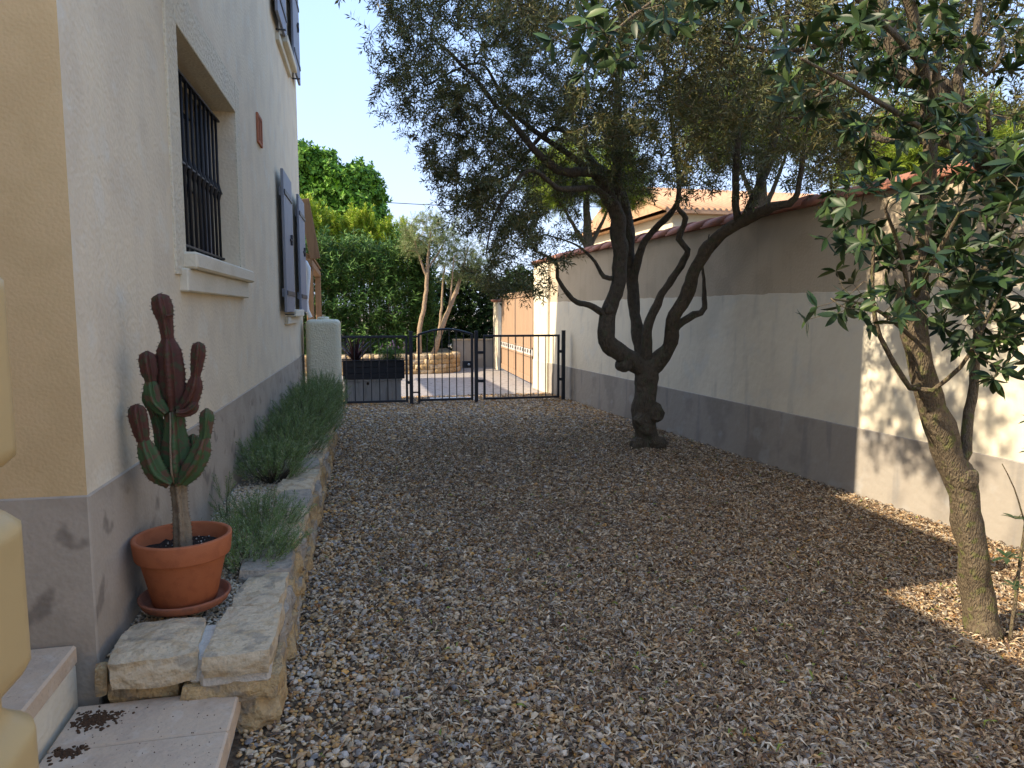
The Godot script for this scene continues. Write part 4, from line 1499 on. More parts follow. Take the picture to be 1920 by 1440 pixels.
func build_olive() -> void:
	var t := thing("olive_tree", "old olive tree with forked knobbly trunk in the middle of the yard", "tree")
	var limbs := [
		[[3.43,-0.03,-7.72,0.170], [3.42,0.15,-7.72,0.140], [3.37,0.44,-7.72,0.125], [3.39,0.75,-7.72,0.135], [3.41,0.94,-7.72,0.150]],
		[[3.41,0.91,-7.72,0.120], [3.15,1.06,-7.68,0.110], [2.87,1.26,-7.60,0.100], [2.87,1.62,-7.60,0.085], [2.98,1.92,-7.60,0.080], [3.00,2.28,-7.60,0.085], [2.93,2.68,-7.55,0.090], [2.83,2.81,-7.50,0.080], [2.63,3.07,-7.40,0.060], [2.19,3.04,-7.20,0.045], [1.83,3.21,-7.00,0.035], [1.59,3.43,-6.90,0.028], [1.40,3.54,-6.80,0.024], [1.16,3.78,-6.70,0.018], [0.84,3.99,-6.60,0.010]],
		[[2.63,3.07,-7.40,0.045], [2.32,3.30,-7.50,0.035], [2.05,3.46,-7.50,0.030], [1.70,3.76,-7.60,0.022], [1.43,4.21,-7.70,0.014], [0.86,3.95,-7.70,0.008]],
		[[2.93,2.71,-7.55,0.060], [2.95,3.33,-7.60,0.050], [2.95,3.82,-7.60,0.042], [2.92,4.58,-7.50,0.032], [2.76,5.13,-7.30,0.022], [2.36,5.55,-7.00,0.012]],
		[[3.40,0.93,-7.78,0.090], [3.35,1.50,-7.95,0.070], [3.31,2.13,-8.05,0.065], [3.29,2.51,-8.05,0.060], [3.20,3.01,-8.10,0.055], [2.93,3.33,-8.20,0.042], [2.43,3.75,-8.30,0.030], [1.85,3.18,-8.30,0.016], [1.41,3.10,-8.30,0.008]],
		[[3.33,1.94,-8.00,0.050], [3.37,2.31,-7.90,0.045], [3.47,2.52,-7.80,0.040], [3.62,2.71,-7.60,0.034], [3.61,2.97,-7.40,0.030], [3.42,3.49,-7.20,0.024], [3.13,4.18,-6.90,0.018], [2.77,4.53,-6.60,0.010]],
		[[3.40,0.94,-7.72,0.080], [3.36,1.32,-7.65,0.060], [3.46,1.74,-7.55,0.045], [3.64,2.10,-7.40,0.040], [3.67,2.27,-7.30,0.036], [3.56,2.39,-7.30,0.034], [3.59,2.60,-7.20,0.028], [3.44,2.78,-7.10,0.020], [3.45,3.39,-6.80,0.014], [3.39,4.03,-6.40,0.009]],
		[[3.44,0.91,-7.72,0.110], [3.63,1.20,-7.60,0.085], [3.59,1.50,-7.45,0.080], [3.66,1.74,-7.30,0.075], [3.68,2.08,-7.10,0.070], [3.78,2.36,-6.85,0.068], [3.91,2.51,-6.55,0.060], [3.97,2.59,-6.15,0.045], [4.06,2.64,-5.95,0.030], [4.03,3.00,-5.80,0.022], [3.96,3.45,-5.60,0.014], [3.92,3.90,-5.40,0.008]],
		[[3.91,2.51,-6.55,0.055], [3.99,2.73,-6.50,0.052], [4.11,3.05,-6.50,0.048], [4.13,3.39,-6.40,0.036], [4.06,4.01,-6.20,0.025], [3.88,4.62,-5.90,0.014]],
		[[3.87,2.56,-6.60,0.040], [3.77,2.88,-6.50,0.036], [3.71,3.34,-6.40,0.030], [3.58,3.48,-6.40,0.022], [3.32,3.75,-6.30,0.016], [2.87,4.12,-6.00,0.009]],
		[[3.71,3.34,-6.40,0.022], [3.81,3.50,-6.30,0.018], [3.78,3.86,-6.10,0.012], [3.52,4.28,-5.80,0.008]],
		[[3.57,1.26,-7.55,0.050], [3.68,1.44,-7.50,0.045], [3.82,1.56,-7.40,0.040], [3.96,1.64,-7.40,0.035], [3.92,2.10,-7.40,0.012], [3.93,2.45,-7.30,0.006]],
		[[2.84,1.56,-7.60,0.045], [2.61,1.67,-7.50,0.032], [2.42,1.70,-7.40,0.030], [2.27,1.82,-7.30,0.025], [2.15,1.95,-7.20,0.020], [2.10,2.11,-7.10,0.014], [1.81,2.20,-6.90,0.008]],
		[[2.93,1.97,-7.60,0.030], [2.82,1.99,-7.65,0.028], [2.74,2.16,-7.70,0.018], [2.55,2.35,-7.80,0.012], [2.17,2.46,-7.80,0.007]],
		[[2.86,2.76,-7.50,0.045], [2.60,2.89,-7.30,0.035], [2.11,2.83,-7.00,0.028], [1.73,2.95,-6.80,0.020], [1.39,2.52,-6.70,0.012], [1.29,2.12,-6.70,0.006]],
	]
	var lobes := [
		[1.13,3.97,-6.90, 0.94,0.83,1.00],
		[1.28,3.11,-7.20, 0.51,0.51,0.80],
		[1.45,2.62,-7.00, 0.49,0.27,0.70],
		[1.62,2.09,-6.90, 0.40,0.35,0.50],
		[2.00,2.41,-7.40, 0.46,0.35,0.60],
		[2.62,4.34,-7.20, 1.22,0.92,1.30],
		[2.47,3.41,-7.60, 0.80,0.68,1.00],
		[3.56,4.02,-6.20, 1.13,0.85,1.20],
		[4.01,3.19,-6.00, 0.56,0.61,0.80],
		[3.38,3.38,-7.00, 0.78,0.66,1.00],
		[2.15,5.38,-7.00, 1.86,1.05,1.50],
		[3.40,5.02,-6.00, 1.51,0.98,1.50],
		[2.27,3.25,-4.90, 0.85,0.64,0.60],
	]
	lobes.append_array(lobes.slice(0, 4))
	var kinds := olive_kinds()
	rng.seed = 1200
	var targets := lobe_points(lobes, 70.0, 150)
	var sk := skeleton(limbs, targets, 0.08, 0.0026, 0.42, 31)
	var ms := tree_meshes(sk, bark_noise(3, 6.0), 0.32)
	var trunk := obj("trunk", ms[0], mats.bark_olive, t)
	obj("twigs", ms[1], mats.bark_olive, t)
	# burls and root swellings
	for b in [[3.33, 0.36, -7.63, 0.075], [3.47, 0.42, -7.62, 0.085], [3.36, 0.24, -7.60, 0.06], [3.26, 0.03, -7.62, 0.08], [3.50, 0.03, -7.58, 0.085], [3.62, 0.02, -7.75, 0.07], [3.08, 1.0, -7.64, 0.07], [2.85, 1.63, -7.56, 0.05], [3.6, 1.3, -7.52, 0.05]]:
		var o := obj("burl", stone_mesh(Vector3.ONE * b[3] * 2.0, int(b[0] * 100), 5, 0.14, 0.8), mats.bark_olive, trunk)
		o.position = Vector3(b[0], b[1], b[2])
	foliage(t, "crown", kinds, mats.leaf_olive, sprig_places(sk, 0.25, 0.75, 4, -0.1, Vector2(0.8, 1.25)))


func build_second_olive() -> void:
	var t := thing("olive_tree", "dark olive limb reaching in over the wall from the right", "tree")
	var limbs := [
		[[3.77,1.66,-2.75,0.120], [3.40,2.02,-2.80,0.090], [3.24,2.22,-2.90,0.075], [3.10,2.34,-2.95,0.070], [2.99,2.44,-3.00,0.062], [2.96,2.57,-3.05,0.058], [2.90,2.71,-3.10,0.052], [2.82,2.76,-3.15,0.045], [2.75,2.79,-3.20,0.042], [2.70,2.92,-3.20,0.038], [2.64,3.09,-3.20,0.032], [2.55,3.29,-3.20,0.022], [2.33,3.51,-3.20,0.010]],
		[[2.75,2.79,-3.20,0.030], [2.65,2.82,-3.25,0.020], [2.53,2.81,-3.30,0.014], [2.42,2.72,-3.40,0.008]],
		[[3.10,2.34,-2.95,0.050], [3.15,2.47,-3.20,0.035], [3.13,2.54,-3.40,0.025], [2.94,2.55,-3.50,0.014], [2.81,2.63,-3.60,0.007]],
		[[3.05,2.41,-3.00,0.040], [2.99,2.56,-3.00,0.030], [2.91,2.72,-3.00,0.022], [3.00,2.95,-3.00,0.016], [3.04,3.25,-3.00,0.010]],
	]
	var lobes := [
		[3.31,3.22,-3.60, 0.58,0.31,0.50],
		[3.38,2.89,-3.20, 0.36,0.40,0.50],
		[3.10,2.97,-3.80, 0.31,0.46,0.40],
		[2.93,3.52,-3.40, 0.92,0.37,0.60],
		[3.22,2.53,-4.20, 0.20,0.20,0.30],
	]
	limbs.append([[2.70, 2.92, -3.20, 0.022], [2.75, 3.1, -3.6, 0.018], [2.6, 3.2, -4.1, 0.013], [2.1, 3.4, -4.4, 0.007]])
	limbs.append([[2.1, 3.4, -4.4, 0.01], [1.5, 3.6, -4.3, 0.009], [0.8, 3.65, -4.1, 0.008], [0.1, 3.85, -4.0, 0.007], [-0.5, 3.9, -3.9, 0.005]])
	limbs.append([[2.94, 2.55, -3.5, 0.014], [3.0, 2.75, -3.9, 0.011], [2.9, 2.9, -4.4, 0.006]])
	lobes.append_array([[2.7, 3.1, -4.2, 0.65, 0.38, 0.6], [2.0, 3.45, -4.2, 0.6, 0.4, 0.6], [3.1, 2.85, -4.1, 0.45, 0.35, 0.5], [1.2, 3.5, -4.1, 0.6, 0.3, 0.6], [0.4, 3.7, -4.1, 0.6, 0.3, 0.6], [-0.3, 3.85, -4.0, 0.5, 0.25, 0.7]])
	limbs.push_front([[4.0, -0.05, -2.55, 0.16], [3.98, 0.6, -2.6, 0.14], [3.9, 1.2, -2.68, 0.13], [3.77, 1.66, -2.75, 0.12]])
	var kinds := olive_kinds()
	rng.seed = 1300
	var sk := skeleton(limbs, lobe_points(lobes, 150.0, 95), 0.05, 0.0024, 0.42, 37)
	var ms := tree_meshes(sk, bark_noise(5, 6.0), 0.3)
	obj("trunk", ms[0], mats.bark_olive, t)
	obj("twigs", ms[1], mats.bark_olive, t)
	foliage(t, "crown", kinds, mats.leaf_olive, sprig_places(sk, 0.3, 0.5, 3, 0.0, Vector2(0.75, 1.1)))


func big_leaf(ln: float, wd: float, col: Color) -> ArrayMesh:
	# a broad glossy leaf along +y, midrib folded, tip bent down
	var st := sheet(false)
	var prof := [[0.0, 0.02], [0.12, 0.35], [0.3, 0.85], [0.5, 1.0], [0.72, 0.78], [0.9, 0.32], [1.0, 0.0]]
	for i in prof.size() - 1:
		for s in [-1.0, 1.0]:
			var q := []
			for k in [i, i + 1]:
				var y: float = prof[k][0] * ln
				var z := -0.35 * ln * pow(prof[k][0], 2.0) * 0.5
				q.append(Vector3(0, y, z))
				q.append(Vector3(s * prof[k][1] * wd * 0.5, y, z + prof[k][1] * wd * 0.13))
			for f in [[q[0], q[1], q[3]], [q[0], q[3], q[2]]]:
				st.set_color(col)
				face(st, f[0], f[1], f[2], Vector3(0, 0.2, 1))
	return done(st)


func build_laurel() -> void:
	var t := thing("laurel_tree", "slim laurel-leaved tree with leaning lichen-flecked trunk by the sunlit wall", "tree")
	var limbs := [
		[[3.07,-0.02,-2.79,0.085], [3.01,0.27,-2.79,0.072], [2.90,0.63,-2.79,0.064], [2.88,0.78,-2.79,0.070], [2.75,1.00,-2.79,0.064], [2.65,1.20,-2.79,0.060], [2.58,1.42,-2.79,0.058], [2.53,1.61,-2.79,0.062], [2.50,1.69,-2.79,0.050]],
		[[2.58,1.58,-2.83,0.045], [2.67,1.89,-2.90,0.036], [2.74,2.21,-2.95,0.033], [2.72,2.47,-2.95,0.031], [2.61,2.74,-2.90,0.028], [2.48,2.99,-2.85,0.025], [2.30,3.16,-2.70,0.016]],
		[[2.89,0.89,-2.78,0.026], [2.96,1.30,-2.85,0.022], [3.03,1.56,-2.90,0.020], [3.10,1.90,-2.95,0.016], [3.06,2.25,-2.90,0.012], [2.89,2.54,-2.80,0.008]],
		[[2.74,2.17,-2.95,0.020], [2.69,2.50,-2.90,0.018], [2.61,2.75,-2.80,0.016], [2.53,2.97,-2.70,0.012]],
		[[2.54,1.21,-2.75,0.012], [2.34,1.42,-2.70,0.011], [2.25,1.56,-2.68,0.010], [2.20,1.79,-2.65,0.008], [2.17,1.96,-2.60,0.006]],
		[[2.54,1.21,-2.70,0.011], [2.58,1.36,-2.55,0.009], [2.60,1.56,-2.45,0.007], [2.61,1.69,-2.40,0.005]],
		[[2.51,1.56,-2.75,0.012], [2.30,1.83,-2.60,0.009], [2.12,2.01,-2.50,0.006]],
		[[2.68,2.43,-2.90,0.014], [2.23,2.49,-2.70,0.011], [1.97,2.53,-2.60,0.008], [1.71,2.56,-2.50,0.005]],
		[[2.61,2.74,-2.90,0.014], [2.05,3.01,-2.80,0.012], [1.64,3.01,-2.80,0.010], [1.29,2.88,-2.80,0.007], [1.06,2.71,-2.80,0.005]],
		[[2.54,1.46,-2.75,0.010], [2.18,1.61,-2.60,0.007], [1.89,1.65,-2.50,0.004]],
		[[2.53,1.63,-2.80,0.014], [2.39,1.85,-2.50,0.010], [2.38,1.99,-2.40,0.006]],
		[[3.04,1.66,-2.90,0.010], [3.06,1.94,-2.80,0.008], [3.04,2.09,-2.70,0.005]],
	]
	var lobes := [
		[2.43,1.84,-2.60, 0.46,0.38,0.45],
		[2.15,2.01,-2.60, 0.23,0.23,0.30],
		[2.62,1.96,-2.50, 0.33,0.41,0.40],
		[2.03,1.61,-2.55, 0.20,0.10,0.20],
		[2.68,1.52,-2.50, 0.22,0.22,0.30],
		[2.75,2.61,-2.70, 0.42,0.45,0.40],
		[1.99,2.65,-2.70, 0.29,0.21,0.30],
		[1.06,2.71,-2.80, 0.26,0.19,0.25],
		[1.45,2.87,-2.80, 0.31,0.13,0.30],
		[2.35,2.39,-2.80, 0.25,0.17,0.30],
	]
	rng.seed = 1400
	lobes.append_array([[2.95, 1.62, -2.75, 0.26, 0.26, 0.3], [2.95, 2.1, -2.8, 0.3, 0.36, 0.3], [2.4, 2.85, -2.9, 0.4, 0.25, 0.3]])
	var sk := skeleton(limbs, lobe_points(lobes, 360.0, 56, 0.1), 0.02, 0.0017, 0.4, 41)
	var ms := tree_meshes(sk, bark_noise(7, 9.0), 0.28)
	var trunk := obj("trunk", ms[0], mats.bark_laurel, t)
	obj("twigs", ms[1], mats.bark_laurel, t)
	for b in [[2.87, 0.80, -2.77, 0.045], [2.52, 1.66, -2.78, 0.05], [3.04, 0.03, -2.76, 0.06], [2.62, 1.24, -2.77, 0.04]]:
		var o := obj("knot", stone_mesh(Vector3.ONE * b[3] * 2.0, int(b[0] * 100), 5, 0.14, 0.8), mats.bark_laurel, trunk)
		o.position = Vector3(b[0], b[1], b[2])
	var meshes := []
	for c in [Color(0.022, 0.042, 0.016), Color(0.03, 0.055, 0.02), Color(0.045, 0.075, 0.025), Color(0.026, 0.046, 0.022), Color(0.075, 0.12, 0.032)]:
		meshes.append(big_leaf(0.082, 0.026, c))
		meshes.append(big_leaf(0.068, 0.023, c * 1.15))
	var near := []
	var rest := []
	for i in sk.p.size():
		if sk.grown[i] < 0.45:
			continue
		var end := sk.grown[i] > 0.995
		if not end and rng.randf() > 0.4:
			continue
		var dir := (sk.p[i] - sk.p[sk.up[i]]).normalized()
		for k in (rng.randi_range(6, 9) if end else 2):
			var a := k * 2.4 + rng.randf()
			var fr := frame_along(dir)
			var out := (fr.x * cos(a) + fr.z * sin(a))
			var d := (out * rng.randf_range(0.6, 1.2) + dir * rng.randf_range(0.1, 0.9) + Vector3(0, -0.12, 0)).normalized()
			var z := (dir - d * d.dot(dir)).normalized()
			if z.y < 0.0 and rng.randf() < 0.7:
				z = -z
			var b := Basis(d.cross(z), d, z).scaled(Vector3.ONE * rng.randf_range(0.75, 1.25))
			var mi := rng.randi() % 8 if rng.randf() < 0.92 else 8 + rng.randi() % 2
			var xf := Transform3D(b, sk.p[i])
			# the leaves in front of the wall show largest
			var q := sk.p[i]
			if q.y < 2.25 and q.x > 1.85 and q.z > -2.9:
				near.append([xf, mi])
			else:
				rest.append([xf, mi])
	var skip := maxf(1.0, near.size() / 300.0)
	var taken := {}
	for k in mini(300, near.size()):
		var e: Array = near[int(k * skip)]
		taken[int(k * skip)] = true
		var o := obj("leaf", meshes[e[1]], mats.leaf_laurel, t)
		o.transform = e[0]
	var lists := []
	for m in meshes:
		lists.append([])
	for i in near.size():
		if not taken.has(i):
			lists[near[i][1]].append(near[i][0])
	for e in rest:
		lists[e[1]].append(e[0])
	for i in meshes.size():
		if lists[i]:
			many("crown", meshes[i], mats.leaf_laurel, t, lists[i])


func build_saplings() -> void:
	var t := thing("laurel_sapling", "thin young laurel shoot growing beside the leaning trunk", "sapling", Vector3(3.09, 0, -2.66))
	var pts := [[0, 0, 0, 0.009], [0.01, 0.28, 0, 0.008], [0.02, 0.53, 0.01, 0.007], [0.05, 0.79, 0, 0.006], [0.03, 1.0, 0.02, 0.005], [-0.02, 1.17, 0, 0.003]]
	rng.seed = 1500
	var sk := skeleton([pts, [[0.03, 0.6, 0, 0.004], [-0.08, 0.78, 0.03, 0.003], [-0.16, 0.9, 0.03, 0.002]], [[0.04, 0.62, 0, 0.004], [0.12, 0.8, -0.02, 0.003], [0.14, 0.98, 0, 0.002]]], [Vector3(-0.06, 0.33, 0.05), Vector3(0.1, 0.55, 0.04), Vector3(-0.05, 0.62, 0.02), Vector3(0.0, 0.95, 0.05), Vector3(-0.05, 1.2, 0.0), Vector3(0.08, 1.05, 0.03), Vector3(-0.17, 0.93, 0.03), Vector3(0.15, 1.0, 0.0), Vector3(0.08, 0.15, 0.03), Vector3(-0.1, 0.45, 0.04), Vector3(0.09, 0.75, 0.03), Vector3(-0.03, 1.1, 0.05)], 0.02, 0.0018, 0.4, 43)
	var ms := tree_meshes(sk, bark_noise(8, 9.0), 0.1)
	obj("trunk", ms[0], mats.bark_laurel, t)
	obj("twigs", ms[1], mats.bark_laurel, t)
	var mesh := big_leaf(0.075, 0.025, Color(0.03, 0.055, 0.02))
	for i in sk.p.size():
		if sk.grown[i] > 0.995:
			for k in 6:
				var a := k * 2.4
				var d := Vector3(cos(a), rng.randf_range(-0.1, 0.6), sin(a)).normalized()
				var z := (Vector3.UP - d * d.y).normalized()
				var o := obj("leaf", mesh, mats.leaf_laurel, t)
				o.transform = Transform3D(Basis(d.cross(z), d, z), sk.p[i])


# ---------------------------------------------------------------- hedges and far trees

func build_hedges() -> void:
	var cols := [Color(0.05, 0.115, 0.025), Color(0.075, 0.165, 0.03), Color(0.035, 0.08, 0.02), Color(0.13, 0.23, 0.05)]
	var kinds := []
	for v in 4:
		kinds.append(sprig(900 + v, 0.40, 6, 0.19, 0.036, cols, 1.05, Color(0.16, 0.17, 0.07), 0.004, 3))
	rng.seed = 901
	var h := thing("oleander_hedge", "tall dark green oleander hedge behind the metal gate", "hedge", Vector3(0, 0.45, -19.9))
	var pl := []
	var st := sheet(false)
	for k in 3000:
		var x := rng.randf_range(-3.2, 2.3)
		var y := -0.35 + 3.2 * rng.randf()
		var dz := rng.randf_range(-0.35, 0.75)
		if x > 1.6:
			dz *= 0.4
		var d := Vector3(rng.randfn() * 0.5, 1.1, rng.randfn() * 0.4 + 0.45)
		pl.append(Transform3D(frame_along(d, rng.randf() * TAU).scaled(Vector3.ONE * rng.randf_range(0.7, 1.15)), Vector3(x, y * (1.0 + 0.04 * sin(x * 5.0)), dz)))
		if k % 24 == 0:
			tube(st, [Vector3(x * 0.96, 0, 0), Vector3(x, y * 0.6, dz * 0.5), Vector3(x, y, dz)], [0.016, 0.012, 0.006], 5, false)
	foliage(h, "foliage", kinds, mats.leaf_soft, pl)
	obj("stems", done(st), mats.bark_pale, h)
	var back := sheet()
	cbox(back, Transform3D(Basis(), Vector3(-0.45, 1.2, -0.75)), Vector3(5.6, 2.6, 0.3), 0.1)
	# clipped bright conifer hedge behind it
	var c2 := [Color(0.30, 0.41, 0.03), Color(0.38, 0.49, 0.04), Color(0.22, 0.33, 0.03), Color(0.42, 0.42, 0.06)]
	var k2 := []
	for v in 3:
		k2.append(sprig(920 + v, 0.42, 11, 0.11, 0.028, c2, 0.75, Color(0.2, 0.18, 0.06), 0.004, 4))
	rng.seed = 921
	var g := thing("conifer_hedge", "sunlit yellow-green conifer hedge above the oleander", "hedge", Vector3(0, 0, -22.6))
	pl = []
	for k in 3000:
		var x := rng.randf_range(-4.0, 2.3)
		var top := 4.75 - 0.17 * (x + 1.0) + 0.16 * sin(x * 4.0) + 0.1 * sin(x * 11.0)
		if x > 1.7:
			top -= (x - 1.7) * 1.2
		var y := top * (0.45 + 0.55 * pow(rng.randf(), 0.6))
		pl.append(Transform3D(frame_along(Vector3(rng.randfn() * 0.3, 1, rng.randfn() * 0.3 + 0.2), rng.randf() * TAU).scaled(Vector3.ONE * rng.randf_range(0.7, 1.2)), Vector3(x, y - 0.3, rng.randf_range(-0.5, 0.6))))
	foliage(g, "foliage", k2, mats.leaf_soft, pl)
	st = sheet(false)
	for k in 9:
		var x := -3.8 + k * 0.75
		tube(st, [Vector3(x, 0, 0), Vector3(x, 2, 0), Vector3(x, 4, 0)], [0.06, 0.045, 0.015], 6, false)
	obj("stems", done(st), mats.bark_pale, g)
	# dark ivy mass beside the far pillar
	var c3 := [Color(0.03, 0.06, 0.018), Color(0.045, 0.085, 0.02), Color(0.022, 0.045, 0.014)]
	var k3 := []
	for v in 3:
		k3.append(sprig(940 + v, 0.3, 6, 0.085, 0.07, c3, 1.0, Color(0.1, 0.09, 0.05), 0.003, 2))
	rng.seed = 941
	var iv := thing("ivy_hedge", "dark ivy-covered hedge between oleander and far pillar", "hedge", Vector3(0, 0, -21.2))
	pl = []
	for k in 2800:
		var x := rng.randf_range(1.9, 6.2)
		pl.append(Transform3D(frame_along(Vector3(rng.randfn(), rng.randfn() * 0.6 + 0.2, 1.0), rng.randf() * TAU), Vector3(x, rng.randf_range(0.3, 2.7 + 0.2 * sin(x * 4.0)), rng.randf_range(-0.4, 0.35))))
	foliage(iv, "foliage", k3, mats.leaf_soft, pl)
	st = sheet(false)
	for k in 6:
		tube(st, [Vector3(2.2 + k * 0.7, 0, -0.2), Vector3(2.3 + k * 0.7, 2.2, -0.2)], [0.04, 0.02], 5, false)
	obj("stems", done(st), mats.bark_olive, iv)


func small_tree(called: String, label: String, limbs: Array, lobes: Array, kinds: Array, m: Material, bark: Material, density: float, most: int, sd: int, group: String, chance := 0.7, ends := 4, tip := 0.004) -> void:
	var t := thing(called, label, "tree", Vector3.ZERO, group)
	rng.seed = sd
	var sk := skeleton(limbs, lobe_points(lobes, density, most), 0.06, tip, 0.42, sd)
	var ms := tree_meshes(sk, bark_noise(sd, 5.0), 0.2)
	obj("trunk", ms[0], bark, t)
	obj("twigs", ms[1], bark, t)
	foliage(t, "crown", kinds, m, sprig_places(sk, 0.2, chance, ends, 0.1, Vector2(0.75, 1.25)))


func build_far_trees() -> void:
	# two grey-green multi-stemmed trees in the raised bed
	var soft := []
	var gc := [Color(0.24, 0.29, 0.12), Color(0.3, 0.34, 0.18), Color(0.17, 0.22, 0.08)]
	for v in 3:
		soft.append(sprig(960 + v, 0.22, 8, 0.06, 0.012, gc, 0.9, Color(0.25, 0.2, 0.12), 0.003, 3))
	small_tree("grey_leaved_tree", "grey-green tree with straight stem in the raised bed behind the gate", [[[1.80, 0.45, -18.6, 0.07], [1.82, 1.1, -18.6, 0.06], [1.98, 1.9, -18.6, 0.055], [2.03, 2.5, -18.6, 0.05], [2.08, 3.15, -18.6, 0.03], [2.15, 3.7, -18.6, 0.012]], [[2.03, 2.45, -18.6, 0.035], [1.85, 2.95, -18.5, 0.025], [1.7, 3.4, -18.4, 0.012]], [[2.05, 2.7, -18.6, 0.03], [2.4, 3.2, -18.7, 0.02], [2.6, 3.6, -18.7, 0.01]]], [[2.0, 3.6, -18.6, 0.55, 0.5, 0.6], [2.5, 3.65, -18.7, 0.5, 0.45, 0.5], [1.7, 3.35, -18.5, 0.35, 0.4, 0.4]], soft, mats.leaf_soft, mats.bark_pale, 90.0, 80, 961, "trees in the raised bed")
	small_tree("grey_leaved_tree", "grey-green tree with stem leaning right in the raised bed", [[[2.2, 0.45, -18.7, 0.075], [2.3, 0.8, -18.7, 0.07], [2.55, 1.5, -18.75, 0.065], [2.85, 2.2, -18.8, 0.055], [3.0, 2.7, -18.9, 0.035], [3.2, 3.3, -19.0, 0.012]], [[2.3, 0.8, -18.7, 0.04], [2.42, 1.5, -18.9, 0.035], [2.5, 2.4, -19.0, 0.025], [2.6, 3.0, -19.0, 0.01]], [[2.6, 1.6, -18.75, 0.03], [2.68, 2.3, -18.6, 0.02], [2.72, 3.0, -18.5, 0.01]]], [[3.2, 3.1, -18.9, 0.6, 0.5, 0.6], [2.65, 2.75, -18.8, 0.4, 0.5, 0.5], [3.6, 2.7, -19.0, 0.5, 0.45, 0.5]], soft, mats.leaf_soft, mats.bark_pale, 80.0, 70, 971, "trees in the raised bed")
	# tall broadleaf tree beyond the hedges
	var bl := []
	var bc := [Color(0.12, 0.25, 0.03), Color(0.18, 0.34, 0.045), Color(0.07, 0.16, 0.025)]
	for v in 3:
		bl.append(sprig(980 + v, 0.5, 6, 0.2, 0.14, bc, 1.1, Color(0.12, 0.1, 0.05), 0.006, 3))
	small_tree("broadleaf_tree", "tall bright green broadleaf tree beyond the hedges", [[[-0.8, 0, -36, 0.3], [-0.7, 3, -36, 0.25], [-0.5, 5.5, -36, 0.18], [-0.4, 7.5, -36, 0.08]], [[-0.7, 3.2, -36, 0.14], [0.6, 5.0, -35.8, 0.08], [1.1, 6.2, -35.6, 0.03]], [[-0.6, 4.5, -36, 0.12], [-1.9, 6.5, -36, 0.07], [-2.4, 7.8, -36, 0.03]]], [[-1.2, 8.4, -36, 0.75, 0.6, 0.9], [-0.3, 7.7, -35.6, 0.8, 0.6, 0.9], [0.6, 7.9, -36, 0.75, 0.5, 0.9], [1.2, 7.2, -36, 0.7, 0.45, 0.8], [0.2, 6.8, -35.4, 0.9, 0.5, 0.8], [1.0, 6.1, -35.6, 0.8, 0.5, 0.8], [-1.0, 6.9, -35.5, 0.8, 0.55, 0.8], [-0.4, 5.9, -35.3, 0.9, 0.55, 0.8], [-2.2, 8.6, -36, 0.9, 0.7, 0.9], [-2.8, 7.4, -35.6, 1.0, 0.8, 0.9], [0.9, 5.2, -35.2, 0.7, 0.4, 0.6]], bl, mats.leaf_soft, mats.bark_olive, 34.0, 90, 981, "trees beyond the walls", 0.75, 5, 0.01)
	# sunlit pines over the garden wall
	var pn := []
	var pc := [Color(0.23, 0.31, 0.03), Color(0.31, 0.38, 0.045), Color(0.16, 0.23, 0.03)]
	for v in 3:
		pn.append(sprig(990 + v, 0.4, 12, 0.16, 0.012, pc, 0.8, Color(0.2, 0.14, 0.06), 0.005, 6))
	var spots := [[Vector3(11.6, 0, -12.5), 4.9, 1.7, "sunlit yellow-green pine over the wall behind the laurel"], [Vector3(9.6, 0, -15.5), 6.3, 1.9, "yellow-green pine over the wall behind the olive crown"], [Vector3(6.8, 0, -20.0), 5.6, 1.5, "green pine over the wall left of the other pines"]]
	for i in spots.size():
		var b: Vector3 = spots[i][0]
		var hy: float = spots[i][1]
		var r: float = spots[i][2]
		small_tree("pine_tree", spots[i][3], [[[b.x, 0, b.z, 0.2], [b.x + 0.1, hy * 0.5, b.z, 0.16], [b.x, hy, b.z, 0.06]], [[b.x + 0.1, hy * 0.6, b.z, 0.08], [b.x - 0.9, hy * 0.85, b.z + 0.3, 0.03]], [[b.x + 0.1, hy * 0.6, b.z, 0.08], [b.x + 0.9, hy * 0.85, b.z - 0.3, 0.03]]], [[b.x, hy, b.z, r, 0.85, r], [b.x - 1.0, hy - 0.5, b.z + 0.2, 0.9, 0.6, 0.9], [b.x + 1.1, hy - 0.4, b.z - 0.2, 0.9, 0.6, 0.9]], pn, mats.leaf_soft, mats.bark_olive, 26.0, 120, 991 + i, "trees beyond the walls", 0.7, 4, 0.008)


# ---------------------------------------------------------------- pebbles and litter

func pebble_mesh(sd: int, flatness: float, sharp: bool) -> ArrayMesh:
	var n := FastNoiseLite.new()
	n.seed = sd
	n.frequency = 0.9
	var st := sheet(sharp)
	var rows := 4
	var cols := 7
	var pt := func(i: int, k: int) -> Vector3:
		var a := PI * i / rows
		var b := TAU * (k % cols) / cols
		var v := Vector3(sin(a) * cos(b), cos(a), sin(a) * sin(b))
		var r := 1.0 + n.get_noise_3dv(v * 1.6) * (0.75 if sharp else 0.35)
		return Vector3(v.x, v.y * flatness, v.z * 0.8) * r * 0.5
	for i in rows:
		for k in cols:
			var a: Vector3 = pt.call(i, k)
			var b: Vector3 = pt.call(i, k + 1)
			var c: Vector3 = pt.call(i + 1, k + 1)
			var d: Vector3 = pt.call(i + 1, k)
			if i > 0:
				face(st, a, b, c, a + b + c)
			if i < rows - 1:
				face(st, a, c, d, a + c + d)
	return done(st)


